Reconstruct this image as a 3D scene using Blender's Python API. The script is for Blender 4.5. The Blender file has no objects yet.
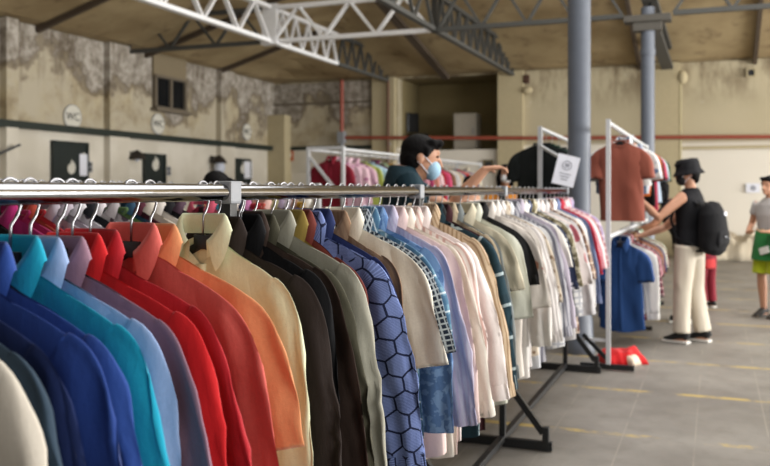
import bpy, bmesh, math, random
from mathutils import Vector, Matrix, noise
R = math.radians
scene = bpy.context.scene
col = scene.collection
TH = math.atan(330 / 850)            # the hall is turned this much from the line of sight
E = Vector((math.sin(TH), math.cos(TH), 0))      # along racks / side wall
V = Vector((math.cos(TH), -math.sin(TH), 0))     # across
ROT = -TH
EYE = 1.45

def W(v, u, z=0.0):
    return V * v + E * u + Vector((0, 0, z))

# ------------------------------------------------------------------ basics
def link(o, parent=None):
    col.objects.link(o)
    if parent: o.parent = parent
    return o

def tag(o, label=None, cat=None, group=None, kind=None):
    if label: o['label'] = label
    if cat: o['category'] = cat
    if group: o['group'] = group
    if kind: o['kind'] = kind
    return o

def empty(name, loc, rz=0.0):
    o = bpy.data.objects.new(name, None)
    o.location = loc; o.rotation_euler = (0, 0, rz); o.empty_display_size = .1
    return link(o)

def mesh_from(bm, name, mat=None, smooth=False, auto=None):
    me = bpy.data.meshes.new(name)
    bmesh.ops.recalc_face_normals(bm, faces=bm.faces[:])
    bm.to_mesh(me); bm.free()
    if mat:
        for m in (mat if isinstance(mat, (list, tuple)) else [mat]): me.materials.append(m)
    if smooth:
        me.shade_smooth()
        if auto: me.set_sharp_from_angle(angle=R(auto))
    return me

def obj(name, me, parent=None, mat=None, loc=None, rz=None):
    o = bpy.data.objects.new(name, me)
    if loc is not None: o.location = loc
    if rz is not None: o.rotation_euler = (0, 0, rz)
    link(o, parent)
    if mat:
        if not me.materials: me.materials.append(mat)
        for s in o.material_slots[:1]:
            s.link = 'OBJECT'; s.material = mat
    return o

def bo(name, bm, mat, parent=None, smooth=False, auto=40, loc=None, rz=None):
    return obj(name, mesh_from(bm, name, mat, smooth, auto), parent, None, loc, rz)

def box(bm, c, s, rot=None, bev=0.0):
    m = Matrix.Translation(c) @ (rot.to_4x4() if rot else Matrix()) @ Matrix.Diagonal((s[0], s[1], s[2], 1))
    r = bmesh.ops.create_cube(bm, size=1, matrix=m)
    if bev:
        es = list({e for v in r['verts'] for e in v.link_edges})
        bmesh.ops.bevel(bm, geom=es, offset=bev, segments=2, affect='EDGES', profile=.6)

def bar(bm, p, q, w, h=None, bev=0):
    p = Vector(p); q = Vector(q); d = q - p
    box(bm, (p + q) / 2, (w, h or w, d.length), d.to_track_quat('Z', 'Y').to_matrix(), bev)

def loft(bm, pts, rads, n=16, ref=(1, 0, 0), cap=True):
    """ellipse tube along pts; rads (ra along ref, rb across)"""
    pts = [Vector(p) for p in pts]; ref = Vector(ref)
    rings = []
    for i, p in enumerate(pts):
        t = (pts[min(i + 1, len(pts) - 1)] - pts[max(i - 1, 0)]).normalized()
        a = ref - t * ref.dot(t)
        if a.length < 1e-3: a = t.orthogonal()
        a.normalize(); b = t.cross(a)
        ra, rb = rads[i] if isinstance(rads[i], (tuple, list)) else (rads[i], rads[i])
        rings.append([bm.verts.new(p + a * (ra * math.cos(2 * math.pi * k / n)) + b * (rb * math.sin(2 * math.pi * k / n))) for k in range(n)])
    for r0, r1 in zip(rings, rings[1:]):
        for k in range(n):
            bm.faces.new((r0[k], r0[(k + 1) % n], r1[(k + 1) % n], r1[k]))
    if cap:
        bm.faces.new(rings[0][::-1]); bm.faces.new(rings[-1])
    return rings

def tube(bm, p, q, r, n=16):
    loft(bm, [p, q], [r, r], n)

def ball(bm, c, r, rot=None, seg=16):
    m = Matrix.Translation(c) @ (rot.to_4x4() if rot else Matrix()) @ Matrix.Diagonal((r[0], r[1], r[2], 1))
    bmesh.ops.create_uvsphere(bm, u_segments=seg, v_segments=max(8, seg * 2 // 3), radius=1, matrix=m)

# ------------------------------------------------------------------ materials
def lin(h):
    h = h.lstrip('#')
    c = [int(h[i:i + 2], 16) / 255 for i in (0, 2, 4)]
    return tuple((x / 12.92 if x <= .04045 else ((x + .055) / 1.055) ** 2.4) for x in c) + (1,)

class NT:
    def __init__(s, name):
        s.m = bpy.data.materials.new(name); s.m.use_nodes = True
        s.t = s.m.node_tree; s.n = s.t.nodes; s.bsdf = s.n['Principled BSDF']
    def add(s, typ, **kw):
        nd = s.n.new(typ)
        for k, v in kw.items():
            if k.startswith('i_'):
                key = k[2:]
                nd.inputs[int(key) if key.isdigit() else key.replace('_', ' ')].default_value = v
            else: setattr(nd, k, v)
        return nd
    def l(s, a, b): s.t.links.new(a, b)
    def math(s, op, a, b=None, c=None):
        nd = s.n.new('ShaderNodeMath'); nd.operation = op
        for i, x in enumerate((a, b, c)):
            if x is None: continue
            if isinstance(x, (int, float)): nd.inputs[i].default_value = x
            else: s.l(x, nd.inputs[i])
        return nd.outputs[0]
    def mix(s, f, a, b, typ='MIX'):
        nd = s.n.new('ShaderNodeMix'); nd.data_type = 'RGBA'; nd.blend_type = typ
        if isinstance(f, (int, float)): nd.inputs[0].default_value = f
        else: s.l(f, nd.inputs[0])
        for i, x in ((6, a), (7, b)):
            if isinstance(x, tuple): nd.inputs[i].default_value = x
            else: s.l(x, nd.inputs[i])
        return nd.outputs[2]
    def noise(s, vec, scale, detail=3, rough=.5, out=0):
        nd = s.add('ShaderNodeTexNoise'); nd.inputs['Scale'].default_value = scale
        nd.inputs['Detail'].default_value = detail; nd.inputs['Roughness'].default_value = rough
        if vec is not None: s.l(vec, nd.inputs['Vector'])
        return nd.outputs[out]
    def ramp(s, f, lo, hi):
        nd = s.add('ShaderNodeMapRange'); nd.interpolation_type = 'SMOOTHSTEP'
        nd.inputs[1].default_value = lo; nd.inputs[2].default_value = hi
        s.l(f, nd.inputs[0]); return nd.outputs[0]
    def bump(s, h, strength, dist, prev=None):
        nd = s.add('ShaderNodeBump'); nd.inputs['Strength'].default_value = strength; nd.inputs['Distance'].default_value = dist
        s.l(h, nd.inputs['Height'])
        if prev is not None: s.l(prev, nd.inputs['Normal'])
        return nd.outputs[0]

def plain(name, hexc, rough=.6, metal=0.0, spec=None, bump=None):
    t = NT(name); b = t.bsdf
    b.inputs['Base Color'].default_value = lin(hexc); b.inputs['Roughness'].default_value = rough; b.inputs['Metallic'].default_value = metal
    if spec is not None: b.inputs['Specular IOR Level'].default_value = spec
    tc = t.add('ShaderNodeTexCoord')
    nz = t.noise(tc.outputs['Object'], 14, 4)
    b1 = lin(hexc); d = tuple(x * .82 for x in b1[:3]) + (1,)
    t.l(t.mix(nz, d, b1), b.inputs['Base Color'])
    if bump: t.l(t.bump(t.noise(tc.outputs['Object'], bump[0], 4), bump[1], .01), b.inputs['Normal'])
    return t.m

_fab = {}
def fabric(hexc, pat=None, c2=None, c3=None, f=30.0, rough=.85):
    key = (hexc, pat, c2, c3, f)
    if key in _fab: return _fab[key]
    t = NT('fabric'); b = t.bsdf
    b.inputs['Roughness'].default_value = rough; b.inputs['Specular IOR Level'].default_value = .25
    b.inputs['Sheen Weight'].default_value = .12 * min(1, 5 * max(lin(hexc)[:3]) ** 1.2); b.inputs['Sheen Roughness'].default_value = .5
    uv = t.add('ShaderNodeUVMap').outputs[0]
    tc = t.add('ShaderNodeTexCoord').outputs['Object']
    c1 = lin(hexc)
    dk = tuple(x * .86 for x in c1[:3]) + (1,)
    base = t.mix(t.noise(uv, 160, 2), dk, c1)
    sep = t.add('ShaderNodeSeparateXYZ'); t.l(uv, sep.inputs[0]); x, y = sep.outputs[0], sep.outputs[1]
    fr = lambda a, k, ph=0.0: t.math('FRACT', t.math('MULTIPLY_ADD', a, k, 50.0 + ph))
    band = lambda a, k, w, ph=0.0: t.math('LESS_THAN', fr(a, k, ph), w)
    if pat == 'stripe':
        base = t.mix(band(x, f, .4), base, lin(c2))
    elif pat == 'hstripe':
        base = t.mix(band(y, f, .4), base, lin(c2))
    elif pat == 'check':
        base = t.mix(band(x, f, .3), base, lin(c2)); base = t.mix(band(y, f, .3), base, lin(c2))
    elif pat == 'plaid':
        k = lin(c2); w = lin(c3 or 'e8e8e0')
        base = t.mix(t.math('MULTIPLY', band(x, f, .5), .75), base, k)
        base = t.mix(t.math('MULTIPLY', band(y, f, .5), .75), base, k)
        base = t.mix(t.math('MULTIPLY', band(x, f, .1, .2), .8), base, w)
        base = t.mix(t.math('MULTIPLY', band(y, f, .1, .2), .8), base, w)
    elif pat == 'floral':
        vo = t.add('ShaderNodeTexVoronoi', i_Scale=f); t.l(uv, vo.inputs['Vector'])
        nz = t.noise(uv, f * 2.2, 2)
        d = t.math('ADD', vo.outputs['Distance'], t.math('MULTIPLY', nz, .35))
        hue = t.add('ShaderNodeSeparateColor'); t.l(vo.outputs['Color'], hue.inputs[0])
        cc = t.mix(t.math('LESS_THAN', hue.outputs[0], .5), lin(c2), lin(c3 or c2))
        pres = t.math('LESS_THAN', hue.outputs[1], .75)
        base = t.mix(t.math('MULTIPLY', t.math('LESS_THAN', d, .52), pres), base, cc)
    elif pat == 'blotch':
        nz = t.noise(uv, f, 3)
        base = t.mix(t.ramp(nz, .5, .54), base, lin(c2))
        if c3: base = t.mix(t.ramp(t.noise(uv, f * 1.7, 3), .58, .61), base, lin(c3))
    elif pat == 'hex':
        # honeycomb: distance to the nearest of two offset lattices
        rr = (1.0, 1.7320508, 1.0)
        p = t.add('ShaderNodeVectorMath', operation='MULTIPLY_ADD'); t.l(uv, p.inputs[0]); p.inputs[1].default_value = (f, f, 0); p.inputs[2].default_value = (100, 173.20508, 0)
        def cell(off):
            q = t.add('ShaderNodeVectorMath', operation='ADD'); t.l(p.outputs[0], q.inputs[0]); q.inputs[1].default_value = off
            m = t.add('ShaderNodeVectorMath', operation='MODULO'); t.l(q.outputs[0], m.inputs[0]); m.inputs[1].default_value = rr
            s = t.add('ShaderNodeVectorMath', operation='SUBTRACT'); t.l(m.outputs[0], s.inputs[0]); s.inputs[1].default_value = (.5, .8660254, 0)
            ab = t.add('ShaderNodeVectorMath', operation='ABSOLUTE'); t.l(s.outputs[0], ab.inputs[0])
            dt = t.add('ShaderNodeVectorMath', operation='DOT_PRODUCT'); t.l(ab.outputs[0], dt.inputs[0]); dt.inputs[1].default_value = (.5, .8660254, 0)
            sx = t.add('ShaderNodeSeparateXYZ'); t.l(ab.outputs[0], sx.inputs[0])
            return t.math('MAXIMUM', dt.outputs['Value'], sx.outputs[0])
        d = t.math('MINIMUM', cell((0, 0, 0)), cell((.5, .8660254, 0)))
        light = t.mix(t.noise(uv, f * .7, 1), base, lin(c2))
        fine = t.mix(band(y, 260, .35), light, lin(c2))
        base = t.mix(t.math('GREATER_THAN', d, .455), fine, lin(c3))
    t.l(base, b.inputs['Base Color'])
    mp = t.add('ShaderNodeMapping'); mp.inputs['Scale'].default_value = (1, 1, .38); mp.inputs['Rotation'].default_value = (0, R(14), 0); t.l(tc, mp.inputs[0])
    oi = t.add('ShaderNodeObjectInfo').outputs['Random']
    nz = t.add('ShaderNodeTexNoise', noise_dimensions='4D', noise_type='RIDGED_MULTIFRACTAL')
    nz.inputs['Scale'].default_value = 7; nz.inputs['Detail'].default_value = 3; nz.inputs['Roughness'].default_value = .45; nz.inputs['Distortion'].default_value = .5
    t.l(mp.outputs[0], nz.inputs['Vector']); t.l(t.math('MULTIPLY', oi, 20), nz.inputs['W'])
    n0 = t.bump(nz.outputs[0], .75, .05)
    n1 = t.bump(t.noise(mp.outputs[0], 20, 3, .55), .35, .012, n0)
    n2 = t.bump(t.noise(uv, 420, 1), .18, .002, n1)
    t.l(n2, b.inputs['Normal'])
    _fab[key] = t.m
    return t.m

M = {}
def chrome_mat():
    t = NT('chrome'); b = t.bsdf
    b.inputs['Metallic'].default_value = 1; b.inputs['Base Color'].default_value = (.25, .25, .26, 1); b.inputs['Roughness'].default_value = .13
    tc = t.add('ShaderNodeTexCoord').outputs['Object']
    t.l(t.math('MULTIPLY_ADD', t.noise(tc, 30, 4), .14, .06), b.inputs['Roughness'])
    return t.m
M['chrome'] = chrome_mat()
M['wire'] = plain('hook_steel', '96969a', .3, 1.0)
M['black'] = plain('black_steel', '17181a', .45)
M['plastic'] = plain('black_plastic', '101011', .4)
M['white'] = plain('white_paint', 'c9cbce', .4)
M['whitebright'] = plain('white_truss', 'f2f3f5', .45)
M['darktruss'] = plain('dark_truss', '4a4a47', .7)
M['column'] = plain('grey_blue_paint', '5d636e', .45)
M['red_pipe'] = plain('red_pipe', '9a4a38', .5)
M['grey'] = plain('grey_metal', '8f9298', .5)
M['paper'] = plain('paper', 'e6e8f2', .8)
M['ink'] = plain('grey_ink', '9a9ca6', .8)
M['inkdark'] = plain('dark_ink', '26292c', .8)
M['door'] = plain('dark_green_door', '13201f', .5)
M['dado'] = plain('dark_green_dado', '1b2620', .6)
M['signwhite'] = plain('sign_enamel', 'd3d0c4', .5)
M['glassdark'] = plain('dark_pane', '15181c', .2)
M['wood'] = plain('grey_wood', '6e6455', .8)
M['cream'] = plain('cream_plaster', 'b8ab8a', .85, bump=(9, .3))
M['skin'] = plain('skin', 'c08d70', .55)
M['skin2'] = plain('skin_tan', 'b27c5e', .55)
M['hair'] = plain('dark_hair', '0b090a', .75, spec=.15, bump=(60, .6))
M['eyes'] = plain('eye_dark', '141010', .3)
M['sole'] = plain('shoe_sole', 'd8d5cc', .7)

def wall_mat(name, upper):
    t = NT(name); b = t.bsdf; b.inputs['Roughness'].default_value = .9; b.inputs['Specular IOR Level'].default_value = .2
    tc = t.add('ShaderNodeTexCoord').outputs['Object']
    sep = t.add('ShaderNodeSeparateXYZ'); t.l(tc, sep.inputs[0]); z = sep.outputs[2]
    cream = t.mix(t.ramp(t.noise(tc, 1.2, 5), .35, .7), lin('c6bfb0'), lin('d6d0c3'))
    if upper:
        n1 = t.noise(tc, .55, 9, .62)
        h = t.math('MULTIPLY_ADD', t.math('SUBTRACT', z, 3.3), .16, n1)
        above = t.math('GREATER_THAN', z, 2.52)
        dirty = t.mix(t.ramp(t.noise(tc, 2.2, 7, .7), .35, .7), lin('b3a78b'), lin('8a7d66'))
        grey = t.mix(t.ramp(t.noise(tc, 5, 6, .7), .35, .65), lin('b4ada3'), lin('80786c'))
        pe = t.ramp(h, .50, .53)
        edge = t.math('MULTIPLY', t.ramp(h, .46, .50), t.math('SUBTRACT', 1, t.ramp(h, .52, .56)))
        up = t.mix(pe, t.mix(t.ramp(t.noise(tc, 1.6, 6, .65), .4, .68), lin('b3aa96'), dirty), grey)
        up = t.mix(t.math('MULTIPLY', edge, .55), up, lin('50402c'))
        st = t.add('ShaderNodeMapping'); st.inputs['Scale'].default_value = (2.2, 2.2, .35); t.l(tc, st.inputs[0])
        drip = t.math('MULTIPLY', t.ramp(t.noise(st.outputs[0], 1.7, 6, .65), .5, .72), t.ramp(z, 2.4, 4.3))
        up = t.mix(t.math('MULTIPLY', drip, .75), up, lin('4c3d2a'))
        base = t.mix(above, cream, up)
        t.l(t.bump(pe, .4, .01), b.inputs['Normal'])
    else:
        st = t.add('ShaderNodeMapping'); st.inputs['Scale'].default_value = (1.5, 1.5, .5); t.l(tc, st.inputs[0])
        hi = t.ramp(z, 3.1, 4.1)
        stain = t.math('MULTIPLY', t.ramp(t.noise(st.outputs[0], 1.4, 7, .65), .42, .62), hi)
        cr = t.mix(t.ramp(z, 2.45, 2.55), lin('dcd6ca'), t.mix(t.noise(tc, .8, 6), lin('aba084'), lin('c0b69c')))
        base = t.mix(t.math('MULTIPLY', stain, .7), cr, lin('5a4730'))
        scr = t.ramp(t.noise(tc, 3, 8, .7), .62, .68)
        base = t.mix(t.math('MULTIPLY', scr, .35), base, lin('ddd8cc'))
    t.l(base, b.inputs['Base Color'])
    return t.m

def floor_mat():
    t = NT('concrete_slabs'); b = t.bsdf
    tc = t.add('ShaderNodeTexCoord').outputs['Object']
    sep = t.add('ShaderNodeSeparateXYZ'); t.l(tc, sep.inputs[0]); v, u = sep.outputs[0], sep.outputs[1]
    base = t.mix(t.ramp(t.noise(tc, .9, 7, .6), .3, .7), lin('6b6660'), lin('86817a'))
    base = t.mix(t.math('MULTIPLY', t.ramp(t.noise(tc, 7, 6, .7), .45, .7), .35), base, lin('5c574f'))
    jv = t.math('LESS_THAN', t.math('FRACT', t.math('MULTIPLY_ADD', v, 1 / .40, 50.28)), .025)
    ju = t.math('LESS_THAN', t.math('FRACT', t.math('MULTIPLY_ADD', u, 1 / 1.17, 50.62)), .009)
    j = t.math('MULTIPLY', t.math('MAXIMUM', jv, ju), t.ramp(t.noise(tc, 2.3, 4), .38, .55))
    base = t.mix(t.math('MULTIPLY', j, .6), base, lin('8f887d'))
    # worn yellow lines painted across the slabs
    yl = t.math('LESS_THAN', t.math('FRACT', t.math('MULTIPLY_ADD', u, 1 / 1.17, 50.58)), .055)
    worn = t.ramp(t.noise(tc, 1.7, 6, .7), .44, .56)
    base = t.mix(t.math('MULTIPLY', t.math('MULTIPLY', yl, worn), .8), base, lin('b39a55'))
    oil = t.ramp(t.noise(tc, .7, 5, .6), .66, .70)
    base = t.mix(t.math('MULTIPLY', oil, .6), base, lin('474440'))
    t.l(base, b.inputs['Base Color'])
    t.l(t.math('MULTIPLY_ADD', t.noise(tc, 3, 5), .3, .38), b.inputs['Roughness'])
    t.l(t.bump(t.noise(tc, 40, 4), .1, .004), b.inputs['Normal'])
    return t.m

def ceil_mat():
    t = NT('stained_ceiling'); b = t.bsdf; b.inputs['Roughness'].default_value = .9
    tc = t.add('ShaderNodeTexCoord').outputs['Object']
    base = t.mix(t.ramp(t.noise(tc, .7, 7, .6), .3, .7), lin('96825f'), lin('b3a07b'))
    base = t.mix(t.math('MULTIPLY', t.ramp(t.noise(tc, 1.9, 7, .7), .52, .7), .6), base, lin('5b452d'))
    t.l(base, b.inputs['Base Color'])
    return t.m

# ------------------------------------------------------------------ the hall (v, u, z) frame
VL, UB = -10.907, 20.0
ZE = 4.28
VR = 13.0
def hall(name, bm, mat, smooth=False, kind='structure', **kw):
    o = bo(name, bm, mat, None, smooth, rz=ROT, **kw)
    if kind: o['kind'] = kind
    return o

def LW(x):                     # u of the point of the left wall seen at image column x
    s = (715 - x) / 11.7; D = 850 / s; X = (x - 385) / s
    return X * E.x + D * E.y
def LZ(x, y):
    return EYE + (190 - y) * 11.7 / (715 - x)
def BV(x):                     # v on the back wall seen at image column x
    m = (x - 385) / 850
    # V*v + E*UB : X/Y = m
    return (m * E.y - E.x) * UB / (V.x - m * V.y)
def BZ(x, y):
    p = W(BV(x), UB); return EYE + (190 - y) * p.y / 850

bm = bmesh.new(); box(bm, ((VL + VR) / 2, 8, -.1), (VR - VL + .4, 25, .2)); hall('floor', bm, floor_mat())
wl = wall_mat('peeling_wall', True); wb = wall_mat('cream_wall', False)
bm = bmesh.new(); box(bm, (VL - .15, 8, ZE / 2), (.3, 24.3, ZE)); hall('wall_left', bm, wl)
# back wall with the loft recess
r0, r1 = BV(398), BV(499); rz0, rz1 = BZ(450, 150), BZ(450, 76)
bm = bmesh.new()
def slab(a, b, z0, z1): box(bm, ((a + b) / 2, UB + .15, (z0 + z1) / 2), (b - a, .3, z1 - z0))
split = BV(345)
slab(VL, r0, 0, ZE); slab(r0, r1, 0, rz0); slab(r0, r1, rz1, ZE); slab(r1, VR, 0, ZE)
hall('wall_back', bm, wb)
bm = bmesh.new()
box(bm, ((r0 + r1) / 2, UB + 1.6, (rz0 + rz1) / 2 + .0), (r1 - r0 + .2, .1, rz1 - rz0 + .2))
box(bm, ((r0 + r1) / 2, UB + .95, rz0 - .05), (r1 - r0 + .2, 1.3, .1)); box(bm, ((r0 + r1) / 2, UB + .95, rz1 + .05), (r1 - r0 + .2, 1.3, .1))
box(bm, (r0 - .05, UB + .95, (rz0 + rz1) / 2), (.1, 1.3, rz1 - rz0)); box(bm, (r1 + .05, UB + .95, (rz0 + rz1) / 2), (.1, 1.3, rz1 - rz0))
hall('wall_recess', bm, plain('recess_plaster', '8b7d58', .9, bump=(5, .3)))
# far left part of the back wall is peeling like the side wall: an old plaster skin
bm = bmesh.new(); box(bm, ((VL + BV(374)) / 2, UB - .02, 2.0 + ZE / 4), (BV(374) - VL, .04, ZE - 2.5 + .55)); 
hall('wall_back_plaster', bm, wl)
# right wall: piers with tall openings that let the daylight in
bm = bmesh.new()
for u0 in (-3.5, 1.5, 6.5, 11.5, 16.5): box(bm, (VR + .15, u0 + .5, ZE / 2), (.3, 1.0, ZE))
box(bm, (VR + .15, 8, ZE - .2), (.3, 24, .4)); hall('wall_right', bm, wb)

# roof: slopes up from the two walls to an open skylight in the middle, out of view, added for its light
bm = bmesh.new()
def roofz(v, u): return ZE - .02 + .30 * min(v - VL, UB - u, 8.2)
vs_ = [VL - .3 + i * (VR - VL + .3) / 46 for i in range(47)]; us_ = [-4 + i * 24.3 / 46 for i in range(47)]
gv = {}
for i, v in enumerate(vs_):
    for j, u in enumerate(us_): gv[i, j] = bm.verts.new((v, u, roofz(max(v, VL), min(u, UB))))
for i in range(46):
    for j in range(46):
        vc = (vs_[i] + vs_[i + 1]) / 2; uc = (us_[j] + us_[j + 1]) / 2
        if min(vc - VL, UB - uc) > 7.6 and -2.5 < uc and vc < 6.5: continue
        bm.faces.new((gv[i, j], gv[i + 1, j], gv[i + 1, j + 1], gv[i, j + 1]))
bmesh.ops.remove_doubles(bm, verts=bm.verts[:], dist=1e-4)
bmesh.ops.delete(bm, geom=[v for v in bm.verts if not v.link_faces], context='VERTS')
g = bmesh.ops.extrude_face_region(bm, geom=bm.faces[:])
for v in [x for x in g['geom'] if isinstance(x, bmesh.types.BMVert)]: v.co.z += .12
hall('ceiling', bm, ceil_mat())
# rafters under the roof
n_trim = 0
def trim(bm, mat, **kw):
    global n_trim; n_trim += 1
    return hall('trim_%d' % n_trim, bm, mat, **kw)
M['rafter'] = plain('dark_rafter', '54473a', .8)
for u in (4.5, 9.0, 11.5, 14.5, 17.2):
    bm = bmesh.new(); bar(bm, (VL, u, roofz(VL, u) - .05), (min(VL + 7.5, VL + UB - u), u, roofz(min(VL + 7.5, VL + UB - u), u) - .05), .08, .1); trim(bm, M['rafter'])
for v in (BV(448), BV(640), BV(755), -6.2):
    bm = bmesh.new(); bar(bm, (v, UB, roofz(v, UB) - .05), (v, UB - 6.5, roofz(v, UB - 6.5) - .05), .08, .1); trim(bm, M['rafter'])
# dark green dado line
bm = bmesh.new(); box(bm, (VL + .08, 8, 2.54), (.16, 24, .12)); trim(bm, M['dado'])
bm = bmesh.new(); box(bm, ((VL + BV(394)) / 2, UB - .04, 2.54), (BV(394) - VL, .06, .10)); trim(bm, M['dado'])
# pilasters
pil = wall_mat('pilaster_plaster', True)
for x0, x1 in ((104, 124), (216, 230), (0, 12)):
    a, b = LW(x0), LW(x1)
    bm = bmesh.new(); box(bm, (VL + .06, (a + b) / 2, ZE / 2), (.16, b - a, ZE)); trim(bm, pil)
bm = bmesh.new(); box(bm, (VL + .25, UB - .2, 1.7), (.5, .4, 3.4)); trim(bm, M['cream'])
for x0, x1 in ((374, 396), (499, 524), (655, 679)):
    a, b = BV(x0), BV(x1)
    bm = bmesh.new(); box(bm, ((a + b) / 2, UB - .06, ZE / 2), (b - a, .16, ZE)); trim(bm, M['cream'])
bm = bmesh.new(); box(bm, ((BV(262) + BV(372)) / 2, UB - .05, BZ(310, 104)), (BV(372) - BV(262), .06, .05)); trim(bm, M['wood'])
bm = bmesh.new(); box(bm, ((BV(680) + VR) / 2, UB - .04, 2.38), (VR - BV(680), .1, .07)); trim(bm, M['cream'])
bm = bmesh.new(); box(bm, ((BV(525) + VR) / 2, UB - .03, .09), (VR - BV(525), .08, .18)); o = bo('baseboard_back', bm, plain('dark_skirting', '574c3f', .8), rz=ROT); o['kind'] = 'structure'

# columns
for i, (v, u, r) in enumerate(((-1.13, 7.70, .10), (-.98, 13.87, .105))):
    bm = bmesh.new()
    loft(bm, [(v, u, z) for z in (0, .10, .12, .30, .36, 4.3 if i else 7.0)], [r * 1.35, r * 1.35, r * 1.25, r * 1.18, r, r], 32)
    if i:
        loft(bm, [(v, u, z) for z in (3.55, 3.6, 3.65)], [r * 1.1, r * 1.12, r * 1.1], 24)
        pass
        for k in range(4): ball(bm, (v - .02, u - r, 3.2 + k * .2), (.012, .012, .012), seg=8)
    hall('column_%d' % (i + 1), bm, M['column'], smooth=True)

bm = bmesh.new(); box(bm, (-.98, 13.87, 4.12), (.7, .3, .1)); box(bm, (-.98, 13.87, 4.0), (.42, .24, .14)); trim(bm, plain('bracket_iron', '514d46', .7))
# roof trusses
def truss(name, p0, p1, mat, pitch, h=.62, cw=.1, dw=.055):
    p0 = Vector(p0); p1 = Vector(p1); d = p1 - p0; L = d.length; n = max(2, round(L / pitch)); up = Vector((0, 0, h))
    bm = bmesh.new()
    bar(bm, p0, p1, cw, .07); bar(bm, p0 + up, p1 + up, cw, .07)
    for k in range(n):
        a = p0 + d * (k / n); b = p0 + d * ((k + .5) / n); c = p0 + d * ((k + 1) / n)
        bar(bm, a, b + up, dw, .04); bar(bm, b + up, c, dw, .04)
    o = hall(name, bm, mat); return o
ZT = 4.19; UT = 13.87
vn, vm = -7.64, -4.47
truss('roof_truss', (VL, UT, ZT), (vn - .15, UT, ZT), M['darktruss'], 1.0)
truss('roof_truss', (vn + .05, UT, ZT), (vm - .06, UT, ZT), M['whitebright'], 1.05, cw=.12, dw=.09)
truss('roof_truss', (vm + .06, UT, ZT), (-1.35, UT, ZT), M['darktruss'], .85, dw=.08)
truss('roof_truss', (-.6, UT, ZT), (VR, UT, ZT), M['darktruss'], .85, dw=.08)
truss('roof_truss', (vn, -3.5, ZT), (vn, UT - .1, ZT), M['whitebright'], 1.1, cw=.12, dw=.08)
truss('roof_truss', (vn, UT + .15, ZT), (vn, 16.8, ZT), M['whitebright'], .55, cw=.09, dw=.05)
truss('roof_truss', (vn, 16.85, ZT), (vn, UB - .1, ZT), M['darktruss'], .55, cw=.09, dw=.05)
truss('roof_truss', (vm, 2.0, ZT), (vm, UT - .1, ZT), M['darktruss'], 1.0)
truss('roof_truss', (vm, UT + .1, ZT), (vm, UB - .1, ZT), M['darktruss'], .55, dw=.06)
truss('roof_truss', (-.98, UT + .2, ZT - .03), (-.98, UB - .1, ZT - .03), M['darktruss'], .8, h=.35, cw=.24)
bm = bmesh.new(); box(bm, (vn - .02, UT, ZT + .32), (.30, .10, .74)); box(bm, (vn, UT, ZT - .02), (.34, .2, .08)); trim(bm, M['whitebright'])
bm = bmesh.new(); box(bm, (vm, UT, ZT + .32), (.10, .10, .74)); trim(bm, plain('truss_post', '26241f', .7))

# wall fittings -----------------------------------------------------------
def on_left(x, y):             # world point on the face of the left wall
    return W(VL + .0, LW(x), LZ(x, y))
RL_ = math.pi / 2 - TH         # local X runs along the wall, -Y faces the hall
def fl(name, u, z=0.0, off=0.0): return empty(name, W(VL + off, u, z), RL_)
# toilet doors
def flame(bm, c, s, y):
    pts = [(0, 1), (.25, .62), (.36, .75), (.62, .2), (.5, -.35), (.15, -.6), (-.25, -.6), (-.55, -.3), (-.6, .1), (-.35, .5), (-.15, .45)]
    vs = [bm.verts.new((c[0] + a * s, y, c[1] + b * s)) for a, b in pts]; f = bm.faces.new(vs)
    r = bmesh.ops.extrude_face_region(bm, geom=[f])
    for v in [x for x in r['geom'] if isinstance(x, bmesh.types.BMVert)]: v.co.y -= .004
for i, (x0, x1, yt) in enumerate(((52, 84.5, 144), (143.5, 162.5, 156), (233.5, 248, 160.5))):
    u0, u1 = LW(x0), LW(x1); z = LZ((x0 + x1) / 2, yt)
    d = fl('door_%d' % (i + 1), (u0 + u1) / 2); d['kind'] = 'structure'; w = u1 - u0
    bm = bmesh.new(); box(bm, (0, -.02, z / 2), (w, .05, z), bev=.006); bo('panel', bm, M['door'], d)
    bm = bmesh.new()
    for s in (-1, 1): box(bm, (s * (w / 2 + .02), -.03, z / 2), (.05, .08, z + .04))
    box(bm, (0, -.03, z + .02), (w + .09, .08, .05)); bo('door_frame', bm, M['door'], d)
    bm = bmesh.new(); flame(bm, (.02, 1.84 if i == 0 else 1.97), .17 if i == 0 else .19, -.047); o = bo('emblem', bm, M['signwhite'], d); o['label'] = 'white flame-shaped emblem'
    bm = bmesh.new(); box(bm, (w * .38, -.08, 1.02), (.12, .03, .03), bev=.008); box(bm, (w * .42, -.055, 1.02), (.03, .04, .03)); bo('door_handle', bm, M['grey'], d)
    if i != 1:
        px = 81 if i == 0 else 246
        sh = fl('paper_sheet', LW(px), LZ(px, 165 if i == 0 else 170), .06)
        sh.name = 'paper_sheet'
        tag(sh, 'white paper sheet taped beside the nearest green toilet door' if i == 0 else 'white paper sheet taped beside the farthest green toilet door', 'paper', 'sheets by the toilet doors')
        bm = bmesh.new(); box(bm, (0, -.005, 0), (.22 if i == 0 else .38, .006, .40 if i == 0 else .42)); bo('sheet', bm, M['paper'], sh)
        bm = bmesh.new(); box(bm, (0, -.01, .21), (.05, .004, .03)); bo('tape', bm, M['signwhite'], sh)
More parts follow.
